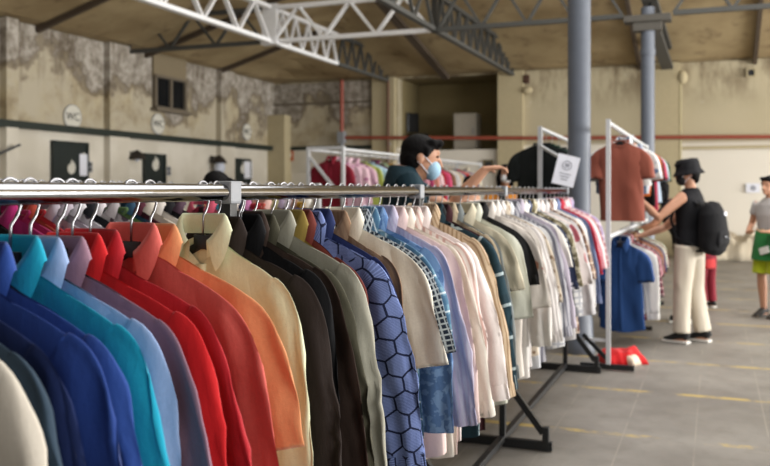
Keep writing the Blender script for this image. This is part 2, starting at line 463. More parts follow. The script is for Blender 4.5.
# round WC plates
def text_mesh(txt, size, depth=.004):
    cu = bpy.data.curves.new('t', 'FONT'); cu.body = txt; cu.size = size; cu.extrude = depth; cu.align_x = 'CENTER'; cu.align_y = 'CENTER'
    o = bpy.data.objects.new('t', cu); col.objects.link(o)
    me = bpy.data.meshes.new_from_object(o.evaluated_get(bpy.context.evaluated_depsgraph_get()))
    bpy.data.objects.remove(o); bpy.data.curves.remove(cu)
    me.transform(Matrix.Rotation(math.pi / 2, 4, 'X'))
    return me
for i, (x, y, r, who) in enumerate(((71.5, 117, .22, 'above the nearest toilet door'), (157, 124, .21, 'below the small dark window'), (246, 132, .20, 'on the peeling wall close to the far corner'))):
    s = fl('restroom_sign', LW(x), LZ(x, y), .0)
    tag(s, 'round white WC plate ' + who, 'sign', 'round toilet signs on the side wall')
    bm = bmesh.new(); bmesh.ops.create_cone(bm, cap_ends=True, segments=40, radius1=r, radius2=r, depth=.03, matrix=Matrix.Translation((0, -.02, 0)) @ Matrix.Rotation(math.pi / 2, 4, 'X'))
    bo('plate', bm, M['signwhite'], s)
    bm = bmesh.new(); loft(bm, [(r * math.cos(a * math.pi / 20), -.03, r * math.sin(a * math.pi / 20)) for a in range(41)], [.008] * 41, 6, ref=(0, 1, 0), cap=False); bo('rim', bm, M['grey'], s, True)
    me = text_mesh('WC', .20); me.transform(Matrix.Translation((0, -.037, 0))); me.materials.append(M['inkdark']); obj('lettering', me, s)
# lamps with dark hoods
M['globe'] = plain('frosted_glass', 'cdd3e2', .3)
for i, (x, y) in enumerate(((128, 157), (211, 161))):
    l = fl('wall_lamp', LW(x), LZ(x, y))
    tag(l, 'dark hooded wall lamp beside the middle toilet door' if i == 0 else 'dark hooded wall lamp with a pale glass globe beneath', 'lamp', 'hooded lamps along the side wall')
    bm = bmesh.new(); box(bm, (0, -.02, .05), (.08, .04, .14), bev=.01); bo('base', bm, M['black'], l)
    bm = bmesh.new(); loft(bm, [(0, -.03, .06), (.0, -.14, .11), (0, -.22, .1)], [.012] * 3, 8); bo('arm', bm, M['black'], l, True)
    bm = bmesh.new(); loft(bm, [(0, -.22, .13), (0, -.22, .11), (0, -.22, .05), (0, -.22, -.02), (0, -.22, -.05)], [.02, .06, .13, .17, .18], 24, cap=False); loft(bm, [(0, -.22, .135), (0, -.22, .13)], [.02, .021], 24); bo('hood', bm, plain('lamp_hood', '29211b', .6), l, True)
    if i:
        bm = bmesh.new(); ball(bm, (0.02, -.22, -.16), (.13, .13, .17)); bo('globe', bm, M['globe'], l, True)
    else:
        bm = bmesh.new(); ball(bm, (0, -.22, -.04), (.05, .05, .06)); bo('bulb', bm, M['globe'], l, True)
for i, (x, y, w) in enumerate(((89.5, 167, 'to the right of the nearest toilet door'), (168.5, 171, 'to the right of the middle toilet door'))):
    s = fl('light_switch', LW(x), LZ(x, y)); tag(s, 'small grey double switch plate ' + w, 'switch', 'switch plates by the toilet doors')
    bm = bmesh.new(); box(bm, (0, -.012, 0), (.11, .024, .2), bev=.006); bo('plate', bm, M['grey'], s)
    for dz in (-.045, .045):
        bm = bmesh.new(); box(bm, (0, -.028, dz), (.06, .014, .05), bev=.004); bo('rocker', bm, M['black'], s)
# window with two dark panes
u0, u1 = LW(153), LW(183); zc = LZ(168, 94)
wd = fl('window_1', (u0 + u1) / 2, zc); wd['kind'] = 'structure'; ww = u1 - u0; wh = .66
bm = bmesh.new()
box(bm, (0, -.03, wh / 2 + .42), (ww + .1, .05, .85)); bo('shutter_board', bm, plain('boarded_panel', '84775f', .9), wd)
bm = bmesh.new()
for s in (-1, 0, 1): box(bm, (s * ww / 2, -.04, 0), (.07, .1, wh))
for s in (-1, 1): box(bm, (0, -.04, s * wh / 2), (ww + .07, .1, .06))
bo('window_frame', bm, M['wood'], wd)
bm = bmesh.new(); box(bm, (0, -.08, -wh / 2 - .05), (ww + .2, .2, .06)); bo('window_sill', bm, M['wood'], wd)
for s in (-1, 1):
    bm = bmesh.new(); box(bm, (s * ww / 4, -.02, 0), (ww / 2 - .06, .02, wh - .05)); bo('pane', bm, M['glassdark'], wd)
# bracket at the left picture edge
b_ = fl('wall_bracket', LW(1.5), LZ(1.5, 152)); tag(b_, 'thin dark slanted bracket sticking out of the side wall at far left', 'bracket')
bm = bmesh.new(); bar(bm, (-.25, -.02, -.1), (.1, -.3, .12), .05, .04); box(bm, (-.25, -.02, -.1), (.1, .05, .14), bev=.01); bo('arm', bm, M['black'], b_)
# fittings on the back wall (local X along the wall, -Y towards the hall)
def fb(name, x, y, off=.04): return empty(name, W(BV(x), UB - off, BZ(x, y)), ROT)
n_ = fb('notice', 291, 156); tag(n_, 'small orange notice on the cream wall near the far corner', 'notice')
bm = bmesh.new(); box(bm, (0, -.01, 0), (.2, .02, .27)); bo('board', bm, plain('orange_notice', 'b8623a', .7), n_)
bm = bmesh.new(); box(bm, (0, -.023, .03), (.1, .005, .12)); bo('pictogram', bm, M['signwhite'], n_)
bm = bmesh.new()
p_ = empty('sprinkler_pipe', W(BV(345), UB - .2, 0), ROT); tag(p_, 'thin red pipe running level along the back wall below the loft', 'pipe')
za, zb, zc = BZ(345, 138), BZ(540, 138.5), BZ(770, 141.5)
x2 = BV(540) - BV(345); x3 = VR - .2 - BV(345)
loft(bm, [(0, 0, za), (x2, 0, zb), (x3, 0, zc - .1)], [.045] * 3, 10, ref=(0, 1, 0)); bo('pipe_run', bm, M['red_pipe'], p_, True)
bm = bmesh.new(); tube(bm, (0, 0, za), (0, 0, ZE - .02), .05, 10); bo('riser', bm, M['red_pipe'], p_, True)
bm = bmesh.new(); box(bm, (0, -.02, za + .0), (.2, .16, .3), bev=.02); bo('valve_box', bm, M['grey'], p_)
bm = bmesh.new(); tube(bm, (0, 0, 0), (0, 0, za), .05, 10); bo('stand_pipe', bm, M['grey'], p_, True)
for f in (.08, .3, .55, .8):
    bm = bmesh.new(); xx = x3 * f; box(bm, (xx, .05, za + (zb - za) * min(1, xx / x2) - .03), (.05, .1, .04)); bo('pipe_clip', bm, M['grey'], p_)
dp = empty('drain_pipe', W(BV(391), UB - .2, 0), ROT); tag(dp, 'thin vertical brown pipe beside the left edge of the loft opening', 'pipe')
bm = bmesh.new(); tube(bm, (0, 0, 0), (0, 0, ZE - .1), .035, 10); bo('pipe_run', bm, plain('brown_pipe', '6b4a36', .6), dp, True)
bm = bmesh.new(); box(bm, (0, .05, 2.6), (.1, .1, .04)); bo('pipe_clip', bm, M['grey'], dp)
dp = empty('rain_pipe', W(BV(680), UB - .1, 0), ROT); tag(dp, 'thin vertical cream pipe on the wall right of the far column', 'pipe')
bm = bmesh.new(); tube(bm, (0, 0, 0), (0, 0, BZ(680, 82)), .04, 10); bo('pipe_run', bm, plain('cream_pipe', '9d926f', .6), dp, True)
bm = bmesh.new(); ball(bm, (0.05, 0, BZ(680, 78)), (.11, .09, .16)); bo('hopper', bm, M['cream'], dp, True)
# loft furniture
cb = empty('cabinet', W((BV(449) + BV(472)) / 2, UB + .62, rz0 + .004), ROT); tag(cb, 'tall white cabinet standing in the loft opening', 'cabinet')
cw = BV(472) - BV(449); ch = BZ(460, 112) - rz0
bm = bmesh.new(); box(bm, (0, 0, ch / 2), (cw, .5, ch), bev=.01); bo('body', bm, plain('cabinet_white', 'a9a294', .5), cb)
bm = bmesh.new(); box(bm, (0, -.26, ch / 2), (cw - .06, .03, ch - .08), bev=.008); d_ = bo('door', bm, plain('cabinet_door', 'b0a99c', .5), cb)
bm = bmesh.new(); box(bm, (cw * .38, -.29, ch * .5), (.02, .04, .14), bev=.004); bo('handle', bm, M['grey'], d_)
oc = empty('office_chair', W(BV(410), UB + .6, rz0 + .004), ROT + R(60)); tag(oc, 'black chair pushed against the left side of the loft opening', 'chair')
bm = bmesh.new(); box(bm, (0, 0, .42), (.42, .42, .08), bev=.03); bo('seat', bm, M['plastic'], oc)
bm = bmesh.new(); box(bm, (0, .2, .75), (.4, .06, .5), bev=.028); bo('backrest', bm, M['plastic'], oc)
for sx in (-1, 1):
    for sy in (-1, 1):
        bm = bmesh.new(); tube(bm, (sx * .17, sy * .17, 0), (sx * .17, sy * .17, .4), .014, 8); bo('leg', bm, M['black'], oc)
em = fb('exit_plate', 489, 166, .04); tag(em, 'small dark square notice on the back wall under the loft', 'notice')
bm = bmesh.new(); box(bm, (0, -.015, 0), (.26, .03, .3)); bo('board', bm, plain('olive_notice', '6b6247', .7), em)
bm = bmesh.new(); box(bm, (0, -.033, 0), (.16, .005, .2)); bo('pictogram', bm, M['inkdark'], em)
vt = fb('wall_vent', 751, 73); tag(vt, 'small square black vent hole high on the right of the back wall', 'vent')
bm = bmesh.new(); box(bm, (0, -.01, 0), (.13, .02, .13)); bo('opening', bm, M['inkdark'], vt)
bm = bmesh.new()
for s in (-1, 1): box(bm, (s * .08, -.02, 0), (.03, .04, .19)); box(bm, (0, -.02, s * .08), (.13, .04, .03))
bo('frame', bm, M['cream'], vt)
bx = fb('bell_box', 528, 91, .1); tag(bx, 'pale round bell box on the wall right of the loft', 'bell')
bm = bmesh.new(); ball(bm, (0, -.02, 0), (.14, .1, .09)); bo('dome', bm, M['cream'], bx, True)
bm = bmesh.new(); box(bm, (-.02, .0, .27), (.14, .12, .2), bev=.02); bo('speaker', bm, plain('rusty_box', '4a3022', .8), bx)
nt = fb('paper_notice', 753, 188); tag(nt, 'white paper notice on the cream wall between the hat wearer and right edge', 'notice')
bm = bmesh.new(); box(bm, (0, -.004, 0), (.28, .006, .2)); bo('sheet', bm, M['paper'], nt)
bm = bmesh.new(); ball(bm, (0, -.008, 0), (.06, .002, .06)); bo('print', bm, M['ink'], nt, True)
# crumpled dust sheet along the foot of the back wall
def heap(name, c, size, mat, seed, nx=60, ny=24, amp=.35, rz=ROT):
    bm = bmesh.new(); g = {}
    for i in range(nx + 1):
        for j in range(ny + 1):
            a = i / nx * 2 - 1; b = j / ny * 2 - 1
            e = max(0, 1 - abs(a) ** 4) * max(0, 1 - abs(b) ** 2.5)
            n = noise.noise(Vector((a * size[0] * 2.1 + seed, b * size[1] * 2.1, seed))) + .5 * noise.noise(Vector((a * size[0] * 6, b * size[1] * 6 + seed, 3)))
            g[i, j] = bm.verts.new((a * size[0] / 2 * (1 + .12 * n * (abs(b))), b * size[1] / 2 * (1 + .15 * noise.noise(Vector((a * 4, seed, 1)))), .004 + max(.0, size[2] * (e ** .6) * (.75 + amp * n))))
    for i in range(nx):
        for j in range(ny): bm.faces.new((g[i, j], g[i + 1, j], g[i + 1, j + 1], g[i, j + 1]))
    bm.faces.new([g[i, 0] for i in range(nx, -1, -1)] + [g[0, j] for j in range(1, ny + 1)] + [g[i, ny] for i in range(1, nx + 1)] + [g[nx, j] for j in range(ny - 1, 0, -1)])
    return bo(name, bm, mat, None, True, loc=c, rz=rz, auto=None)
dv0, dv1 = BV(692), BV(800)
o = heap('dust_sheet', W((dv0 + dv1) / 2, UB - .75, 0), (dv1 - dv0, 1.0, .62), fabric('c8bda8'), 4.2)
tag(o, 'long crumpled pale dust sheet lying along the foot of the back wall', 'dust sheet')

# ------------------------------------------------------------------ garments
def grid_mesh(name, rows, uvs, closed=False, mats=None):
    """rows: list of rings (lists of points); uvs parallel; closed rings wrap"""
    n = len(rows[0]); verts = [p for r in rows for p in r]; faces = []; fuv = []
    m = n if closed else n - 1
    for i in range(len(rows) - 1):
        for k in range(m):
            k2 = (k + 1) % n
            faces.append((i * n + k, i * n + k2, (i + 1) * n + k2, (i + 1) * n + k))
            u0 = uvs[i][k]; u1 = uvs[i][k + 1] if k + 1 < len(uvs[i]) else uvs[i][k2]
            v0 = uvs[i + 1][k]; v1 = uvs[i + 1][k + 1] if k + 1 < len(uvs[i + 1]) else uvs[i + 1][k2]
            fuv += [u0, u1, v1, v0]
    me = bpy.data.meshes.new(name)
    me.from_pydata(verts, [], faces)
    l = me.uv_layers.new(name='UVMap')
    l.data.foreach_set('uv', [c for p in fuv for c in p])
    me.shade_smooth()
    return me

def smooth_path(ctrl, n):
    out = []
    m = len(ctrl) - 1
    for i in range(n + 1):
        t = i / n * m; k = min(int(t), m - 1); f = t - k
        p = [Vector(ctrl[max(0, min(m, k + d))]) for d in (-1, 0, 1, 2)]
        out.append(.5 * ((2 * p[1]) + (-p[0] + p[2]) * f + (2 * p[0] - 5 * p[1] + 4 * p[2] - p[3]) * f * f + (-p[0] + 3 * p[1] - 3 * p[2] + p[3]) * f ** 3))
    return out

def garment_meshes(seed, sleeve='long', hem=-.86, T=.02, collar='shirt', flare=15, fine=True, hw=.225, slen=None, lim=.05):
    lc = lambda y: lim * math.tanh(y / lim)
    T = min(T, lim * .8)
    rng = random.Random(seed); sd = seed * 7.13
    zs = -.082; drop = .092
    sw = rng.uniform(-.02, .03); sy = rng.uniform(-.012, .012); kx = rng.uniform(22, 34); ph = rng.uniform(0, 6)
    chest = hw + .006; hemw = hw + rng.uniform(.0, .03)
    NB, NR = (44, 72) if fine else (14, 26)
    def ztop(x):
        a = abs(x) / hw
        return zs - drop * a ** 1.1 - .012 * max(0, a - .72) ** 2 / .08
    def point(a, side, b):
        w = hw + (chest - hw) * min(1, b / .2) + (hemw - chest) * b
        x = a * w
        dip = (.078 if side < 0 else .006) * max(0, 1 - abs(x) / .058)
        if collar != 'shirt': dip = (.06 if side < 0 else .012) * max(0, 1 - (x / .075) ** 2)
        zt = ztop(a * hw) - dip
        he = hem + .03 * (a * a) * (1 if collar == 'shirt' else 0)
        z = zt + (he - zt) * (b ** 1.12)
        t = T * (.30 + .70 * min(1, (b / .26) ** .8)) * (max(0, 1 - a * a) ** .38)
        nz = noise.noise(Vector((x * 7 + sd, z * 2.2, sd + side * 2)))
        nf = noise.noise(Vector((x * 18 + sd, z * 6, sd + 9)))
        # drag lines running from the shoulder point down across the chest
        dl = math.sin((abs(x) * .7 + z * .75) * 60 + 3 * nz + ph) * max(0, 1 - b * 2.2)
        y = side * (t + .004 * nf * min(1, b * 6)) + (.001 + .026 * b) * math.sin(x * kx + ph + 2.6 * nz) * (1 - .6 * abs(a)) + .022 * b * nz + sy * b * b + .0034 * dl * min(1, b * 8)
        x += sw * b * b + .010 * b * nf
        z += .004 * nf * (1 - b)
        return Vector((x, lc(y), z))
    rows, uvs = [], []
    for i in range(NB + 1):
        b = (i / NB) ** 1.15; r, q = [], []
        for k in range(NR):
            f = 2 * math.pi * k / NR
            a = math.cos(f); side = -1 if math.sin(f) < 0 else 1
            p = point(a, side, b); r.append(p); q.append((p.x + (0 if side < 0 else .013), p.z))
        rows.append(r); uvs.append(q + [q[0]])
    out = {'torso': grid_mesh('torso', rows, uvs, True)}
    # sleeves: flattened tubes that fall from the shoulder point
    if sleeve != 'none':
        for s in (1, -1):
            al = R(flare + rng.uniform(-3, 3)); L = slen or (.52 if sleeve == 'long' else (.17 if sleeve == 'short' else .32))
            L *= rng.uniform(.96, 1.05)
            yb = rng.uniform(-.016, .004)
            p2 = Vector((hw + .010, 0, ztop(hw) - .092))
            d1 = Vector((math.sin(al), 0, -math.cos(al))); d2 = Vector((math.sin(al * .62), 0, -math.cos(al * .62)))
            ctrl = [(.10, 0, ztop(.10) - .052), (hw * .86, 0, ztop(hw * .86) - .064), p2, p2 + d1 * L * .5 + Vector((0, yb, 0)), p2 + d1 * L * .5 + d2 * L * .5 + Vector((0, yb * 2, 0))]
            ctrl = [Vector(c) for c in ctrl]
            n = (40 if sleeve == 'long' else 26) if fine else 9
            path = smooth_path(ctrl, n); NS = 32 if fine else 12
            tk = min(1.5, max(1.0, T / .02))
            if sleeve == 'long': ra = [.046, .064, .078, .070, .052]; rb = [.003, .009, .015, .017, .014]
            else: ra = [.046, .064, .080, .086, .092]; rb = [.003, .009, .014, .015, .014]
            rb = [q * tk for q in rb]
            rows, uvs = [], []; ln = 0
            fph = rng.uniform(0, 6)
            for i, p in enumerate(path):
                t = (path[min(i + 1, n)] - path[max(i - 1, 0)]).normalized()
                a_ax = Vector((0, 1, 0)).cross(t).normalized() * -1   # in-plane
                b_ax = Vector((0, 1, 0))
                q = i / n * 4; k = min(int(q), 3); f = q - k
                r1 = ra[k] + (ra[k + 1] - ra[k]) * f; r2 = rb[k] + (rb[k + 1] - rb[k]) * f
                if i: ln += (p - path[i - 1]).length
                row, uv = [], []
                w = min(1, max(0, (q - 1.1) / 1.2))
                for c in range(NS):
                    an = 2 * math.pi * c / NS
                    ca, sa = math.cos(an), math.sin(an)
                    nz = noise.noise(Vector((ca * 1.3 + sd + s * 5, ln * 5, sa * 1.3 + sd)))
                    nw = noise.noise(Vector((ca * 1.6 + sd, ln * 15 + s, sd * 2 + sa)))
                    # long folds down the sleeve and short slanting creases at the elbow
                    fold = math.sin(ca * 5.5 + fph + 2.5 * nz + ln * 3)
                    cre = math.sin(ln * 75 + ca * 5 + 5 * nz) * math.exp(-((ln - .42) / .09) ** 2) if sleeve == 'long' else 0
                    k1 = 1 + .16 * nz * w + .05 * nw * w
                    y = r2 * math.copysign(abs(sa) ** 1.35, sa) * (1 + .5 * nz * w) + w * (.011 * fold + .007 * (abs(math.sin(ca * 8 + fph * 2 + 3 * nz - ln * 5)) - .5) + .010 * nw + .007 * cre - .006)
                    q3 = p + a_ax * (r1 * k1 * ca) + b_ax * y
                    q3.y = lc(q3.y); row.append(q3)
                    uv.append((an * .05, ln))
                rows.append(row); uvs.append(uv + [(2 * math.pi * .05, ln)])
            inner = [path[-1] + (p - path[-1]) * .88 - (path[-1] - path[-2]).normalized() * .05 for p in rows[-1]]
            rows.append(inner); uvs.append([(u, v - .05) for u, v in uvs[-1]])
            out['sleeve%+d' % s] = grid_mesh('sleeve', rows, [[(x * s, y) for x, y in u] for u in uvs], True)
            if s < 0:
                me = out['sleeve-1']
                for v in me.vertices: v.co.x *= -1
                me.flip_normals()
            if sleeve == 'long':
                r2_ = []; t = (path[-1] - path[-2]).normalized()
                for d, gk in ((-.055, 1.05), (-.05, 1.10), (0, 1.10), (.004, 1.03)):
                    r2_.append([path[-1] + (p - path[-1]) * gk + t * d for p in rows[-2]])
                if s < 0: r2_ = [[Vector((-p.x, p.y, p.z)) for p in r] for r in r2_]
                out['cuff%+d' % s] = grid_mesh('cuff', r2_, [[(k * .012, i * .03) for k in range(NS + 1)] for i in range(4)], True)
    N = 36 if fine else 16
    if collar == 'shirt':
        # folded collar: stand, fold line and a leaf that ends in two points at the open front
        gap = R(24); ry = T * 1.05 + .008; rows, uvs = [], []
        op = rng.uniform(.055, .08); lf = rng.uniform(.034, .042)
        def ring(f, sc, dz, push=0.0, dy=0.0):
            front = max(0, -math.sin(f)) ** 1.4
            c = math.cos(f)
            return Vector((.060 * sc * c + math.copysign(push * front, c), ry * sc * math.sin(f) - dy * front, zs + .010 - op * front + dz(front)))
        prof = [(1.02, lambda q: -.016, 0, 0), (.97, lambda q: .010, 0, 0), (.94, lambda q: .026 - .006 * q, 0, .001), (.98, lambda q: .032 - .006 * q, .002, .003),
                (1.10, lambda q: .024 - .010 * q, .008, .007), (1.24, lambda q: .028 - lf * .6 - .030 * q, .018, .009), (1.33, lambda q: .028 - lf - .040 * q, .030, .010)]
        for pi_, (sc, dz, pu, dy) in enumerate(prof):
            row = []
            for k in range(N + 1):
                f = -math.pi / 2 + gap + (2 * math.pi - 2 * gap) * k / N
                row.append(ring(f, sc, dz, pu, dy))
            rows.append(row); uvs.append([(k * .012, pi_ * .015) for k in range(N + 1)])
        out['collar'] = grid_mesh('collar', rows, uvs)
        rows, uvs = [], []; nb = 26 if fine else 8
        for i in range(nb + 1):
            b = .02 + .96 * i / nb; row = []
            for a in (-.085, -.08, .08, .085):
                p = point(a, -1, b); row.append(p + Vector((0, -.004 if abs(a) < .083 else .002, 0)))
            rows.append(row); uvs.append([(p.x, p.z) for p in row])
        out['button_band'] = grid_mesh('button_band', rows, uvs)
    elif collar == 'crew':
        rows, uvs = [], []
        for pi_, (rr, dz) in enumerate(((1.22, -.004), (1.12, .006), (1.0, .002), (1.02, -.012))):
            row = []
            for k in range(N):
                f = 2 * math.pi * k / N; front = max(0, -math.sin(f)) ** 1.5
                row.append(Vector((.074 * rr * math.cos(f), (T * .5) * rr * math.sin(f), zs - .010 + dz - .056 * front)))
            rows.append(row); uvs.append([(k * .02, pi_ * .02) for k in range(N + 1)])
        out['neckband'] = grid_mesh('neckband', rows, uvs, True)
    return out

def hanger_meshes(fine=True):
    h = {}
    bm = bmesh.new(); r = .0262
    pts = [(0, -math.cos(a) * 0 + r * math.cos(R(d)), r * math.sin(R(d))) for d in range(-35, 196, 15 if fine else 33) for a in (0,)]
    pts = [(0, p[1], p[2]) for p in pts][::-1]          # open hook over the tube
    pts += []
    path = pts
    # hook from the open tip over the tube, down the back and to the stem
    p = [Vector((0, -r * math.cos(R(d)), r * math.sin(R(d)))) for d in range(-20, 181, 16 if fine else 40)]
    p += [Vector((0, r * .98, -.014)), Vector((0, r * .6, -.038)), Vector((0, 0.002, -.054)), Vector((0, 0, -.10))]
    loft(bm, p, [.0026 if fine else .003] * len(p), 8 if fine else 5, ref=(1, 0, 0)); h['hook'] = mesh_from(bm, 'hook', M['wire'], True, None)
    bm = bmesh.new()
    ar = [Vector((x, 0, -.120 - .092 * (abs(x) / .165) ** 1.1)) for x in [i * .0165 for i in range(-10, 11)]]
    loft(bm, ar, [(.010, .0014)] * len(ar), 8, ref=(0, 0, 1))
    for zz in (0,): box(bm, (0, 0, -.116), (.05, .006, .034), bev=.002)
    bar(bm, ar[1] + Vector((0, 0, -.008)), ar[-2] + Vector((0, 0, -.008)), .002)
    h['hanger_arms'] = mesh_from(bm, 'hanger_arms', M['plastic'], True, 40)
    return h
HANG = {True: hanger_meshes(True), False: hanger_meshes(False)}

_cache = {}
def hang(rack, v, u, z, kind, label, cat, mat, mat2=None, group=None, seed=1, sleeve='long', hem=-.86, T=.026, collar='shirt', flare=15, fine=True, yaw=0.0, hw=.225, slen=None, hanger_label=None, drop=0.0, lim=.05):
    key = (seed, sleeve, round(hem, 3), round(T, 4), collar, flare, fine, hw, slen, round(lim, 3))
    if key not in _cache: _cache[key] = garment_meshes(*key[:1], sleeve, hem, T, collar, flare, fine, hw, slen, round(lim, 3))
    ms = _cache[key]
    root = empty(kind, W(v, u, z - drop), ROT + R(yaw))
    tag(root, label, cat, group)
    for k, me in ms.items():
        nm = {'sleeve+1': 'sleeve', 'sleeve-1': 'sleeve', 'cuff+1': 'cuff', 'cuff-1': 'cuff'}.get(k, k)
        par = root
        m = mat2 if (mat2 and nm in ('collar', 'cuff', 'neckband')) else mat
        o = obj(nm, me, par, m)
    hr = empty('clothes_hanger', W(v, u, z), ROT + R(yaw))
    tag(hr, hanger_label or ('black hanger holding the ' + cat), 'hanger', 'hangers on the ' + rack)
    for k, me in HANG[fine].items(): obj(k, me, hr, M['wire'] if k == 'hook' else M['plastic'])
    return root

# ------------------------------------------------------------------ front rack
RV = -1.119
def RU(x): return 1.0727 * 850 * 1.2 / (715 - x) - .434
def rack_z(u): return EYE
r = empty('clothes_rack', W(RV, 0, 0), ROT); tag(r, 'long chrome and black clothes rack crossing the whole foreground', 'clothes rack')
joints = [RU(228), RU(417), 4.72, 6.88]; prev = .45
for k, j in enumerate(joints):
    bm = bmesh.new(); tube(bm, (0, prev + .003, EYE - .006), (0, j - .003, EYE - .006), .0205, 28); bo('rail', bm, M['chrome'], r, True); prev = j
    bm = bmesh.new(); box(bm, (0, j, EYE - .006), (.05, .05, .056), bev=.006); bo('connector', bm, M['grey'], r)
    bm = bmesh.new(); box(bm, (0, j, (EYE - .02) / 2 + .03), (.034, .034, EYE - .08), bev=.003); bo('post', bm, M['black'], r)
    bm = bmesh.new(); bar(bm, (-.28, j, .03), (.28, j, .03), .035, .05, .003); bo('foot', bm, M['black'], r)
    for s in (-1, 1):
        bm = bmesh.new(); bar(bm, (0, j, .40), (s * .23, j, .10), .03, .035); box(bm, (s * .245, j, .07), (.035, .04, .13), bev=.003); bo('brace', bm, M['black'], r)
bm = bmesh.new(); bar(bm, (0, .5, .05), (0, joints[-1], .05), .035, .035, .003); bo('base_bar', bm, M['black'], r)

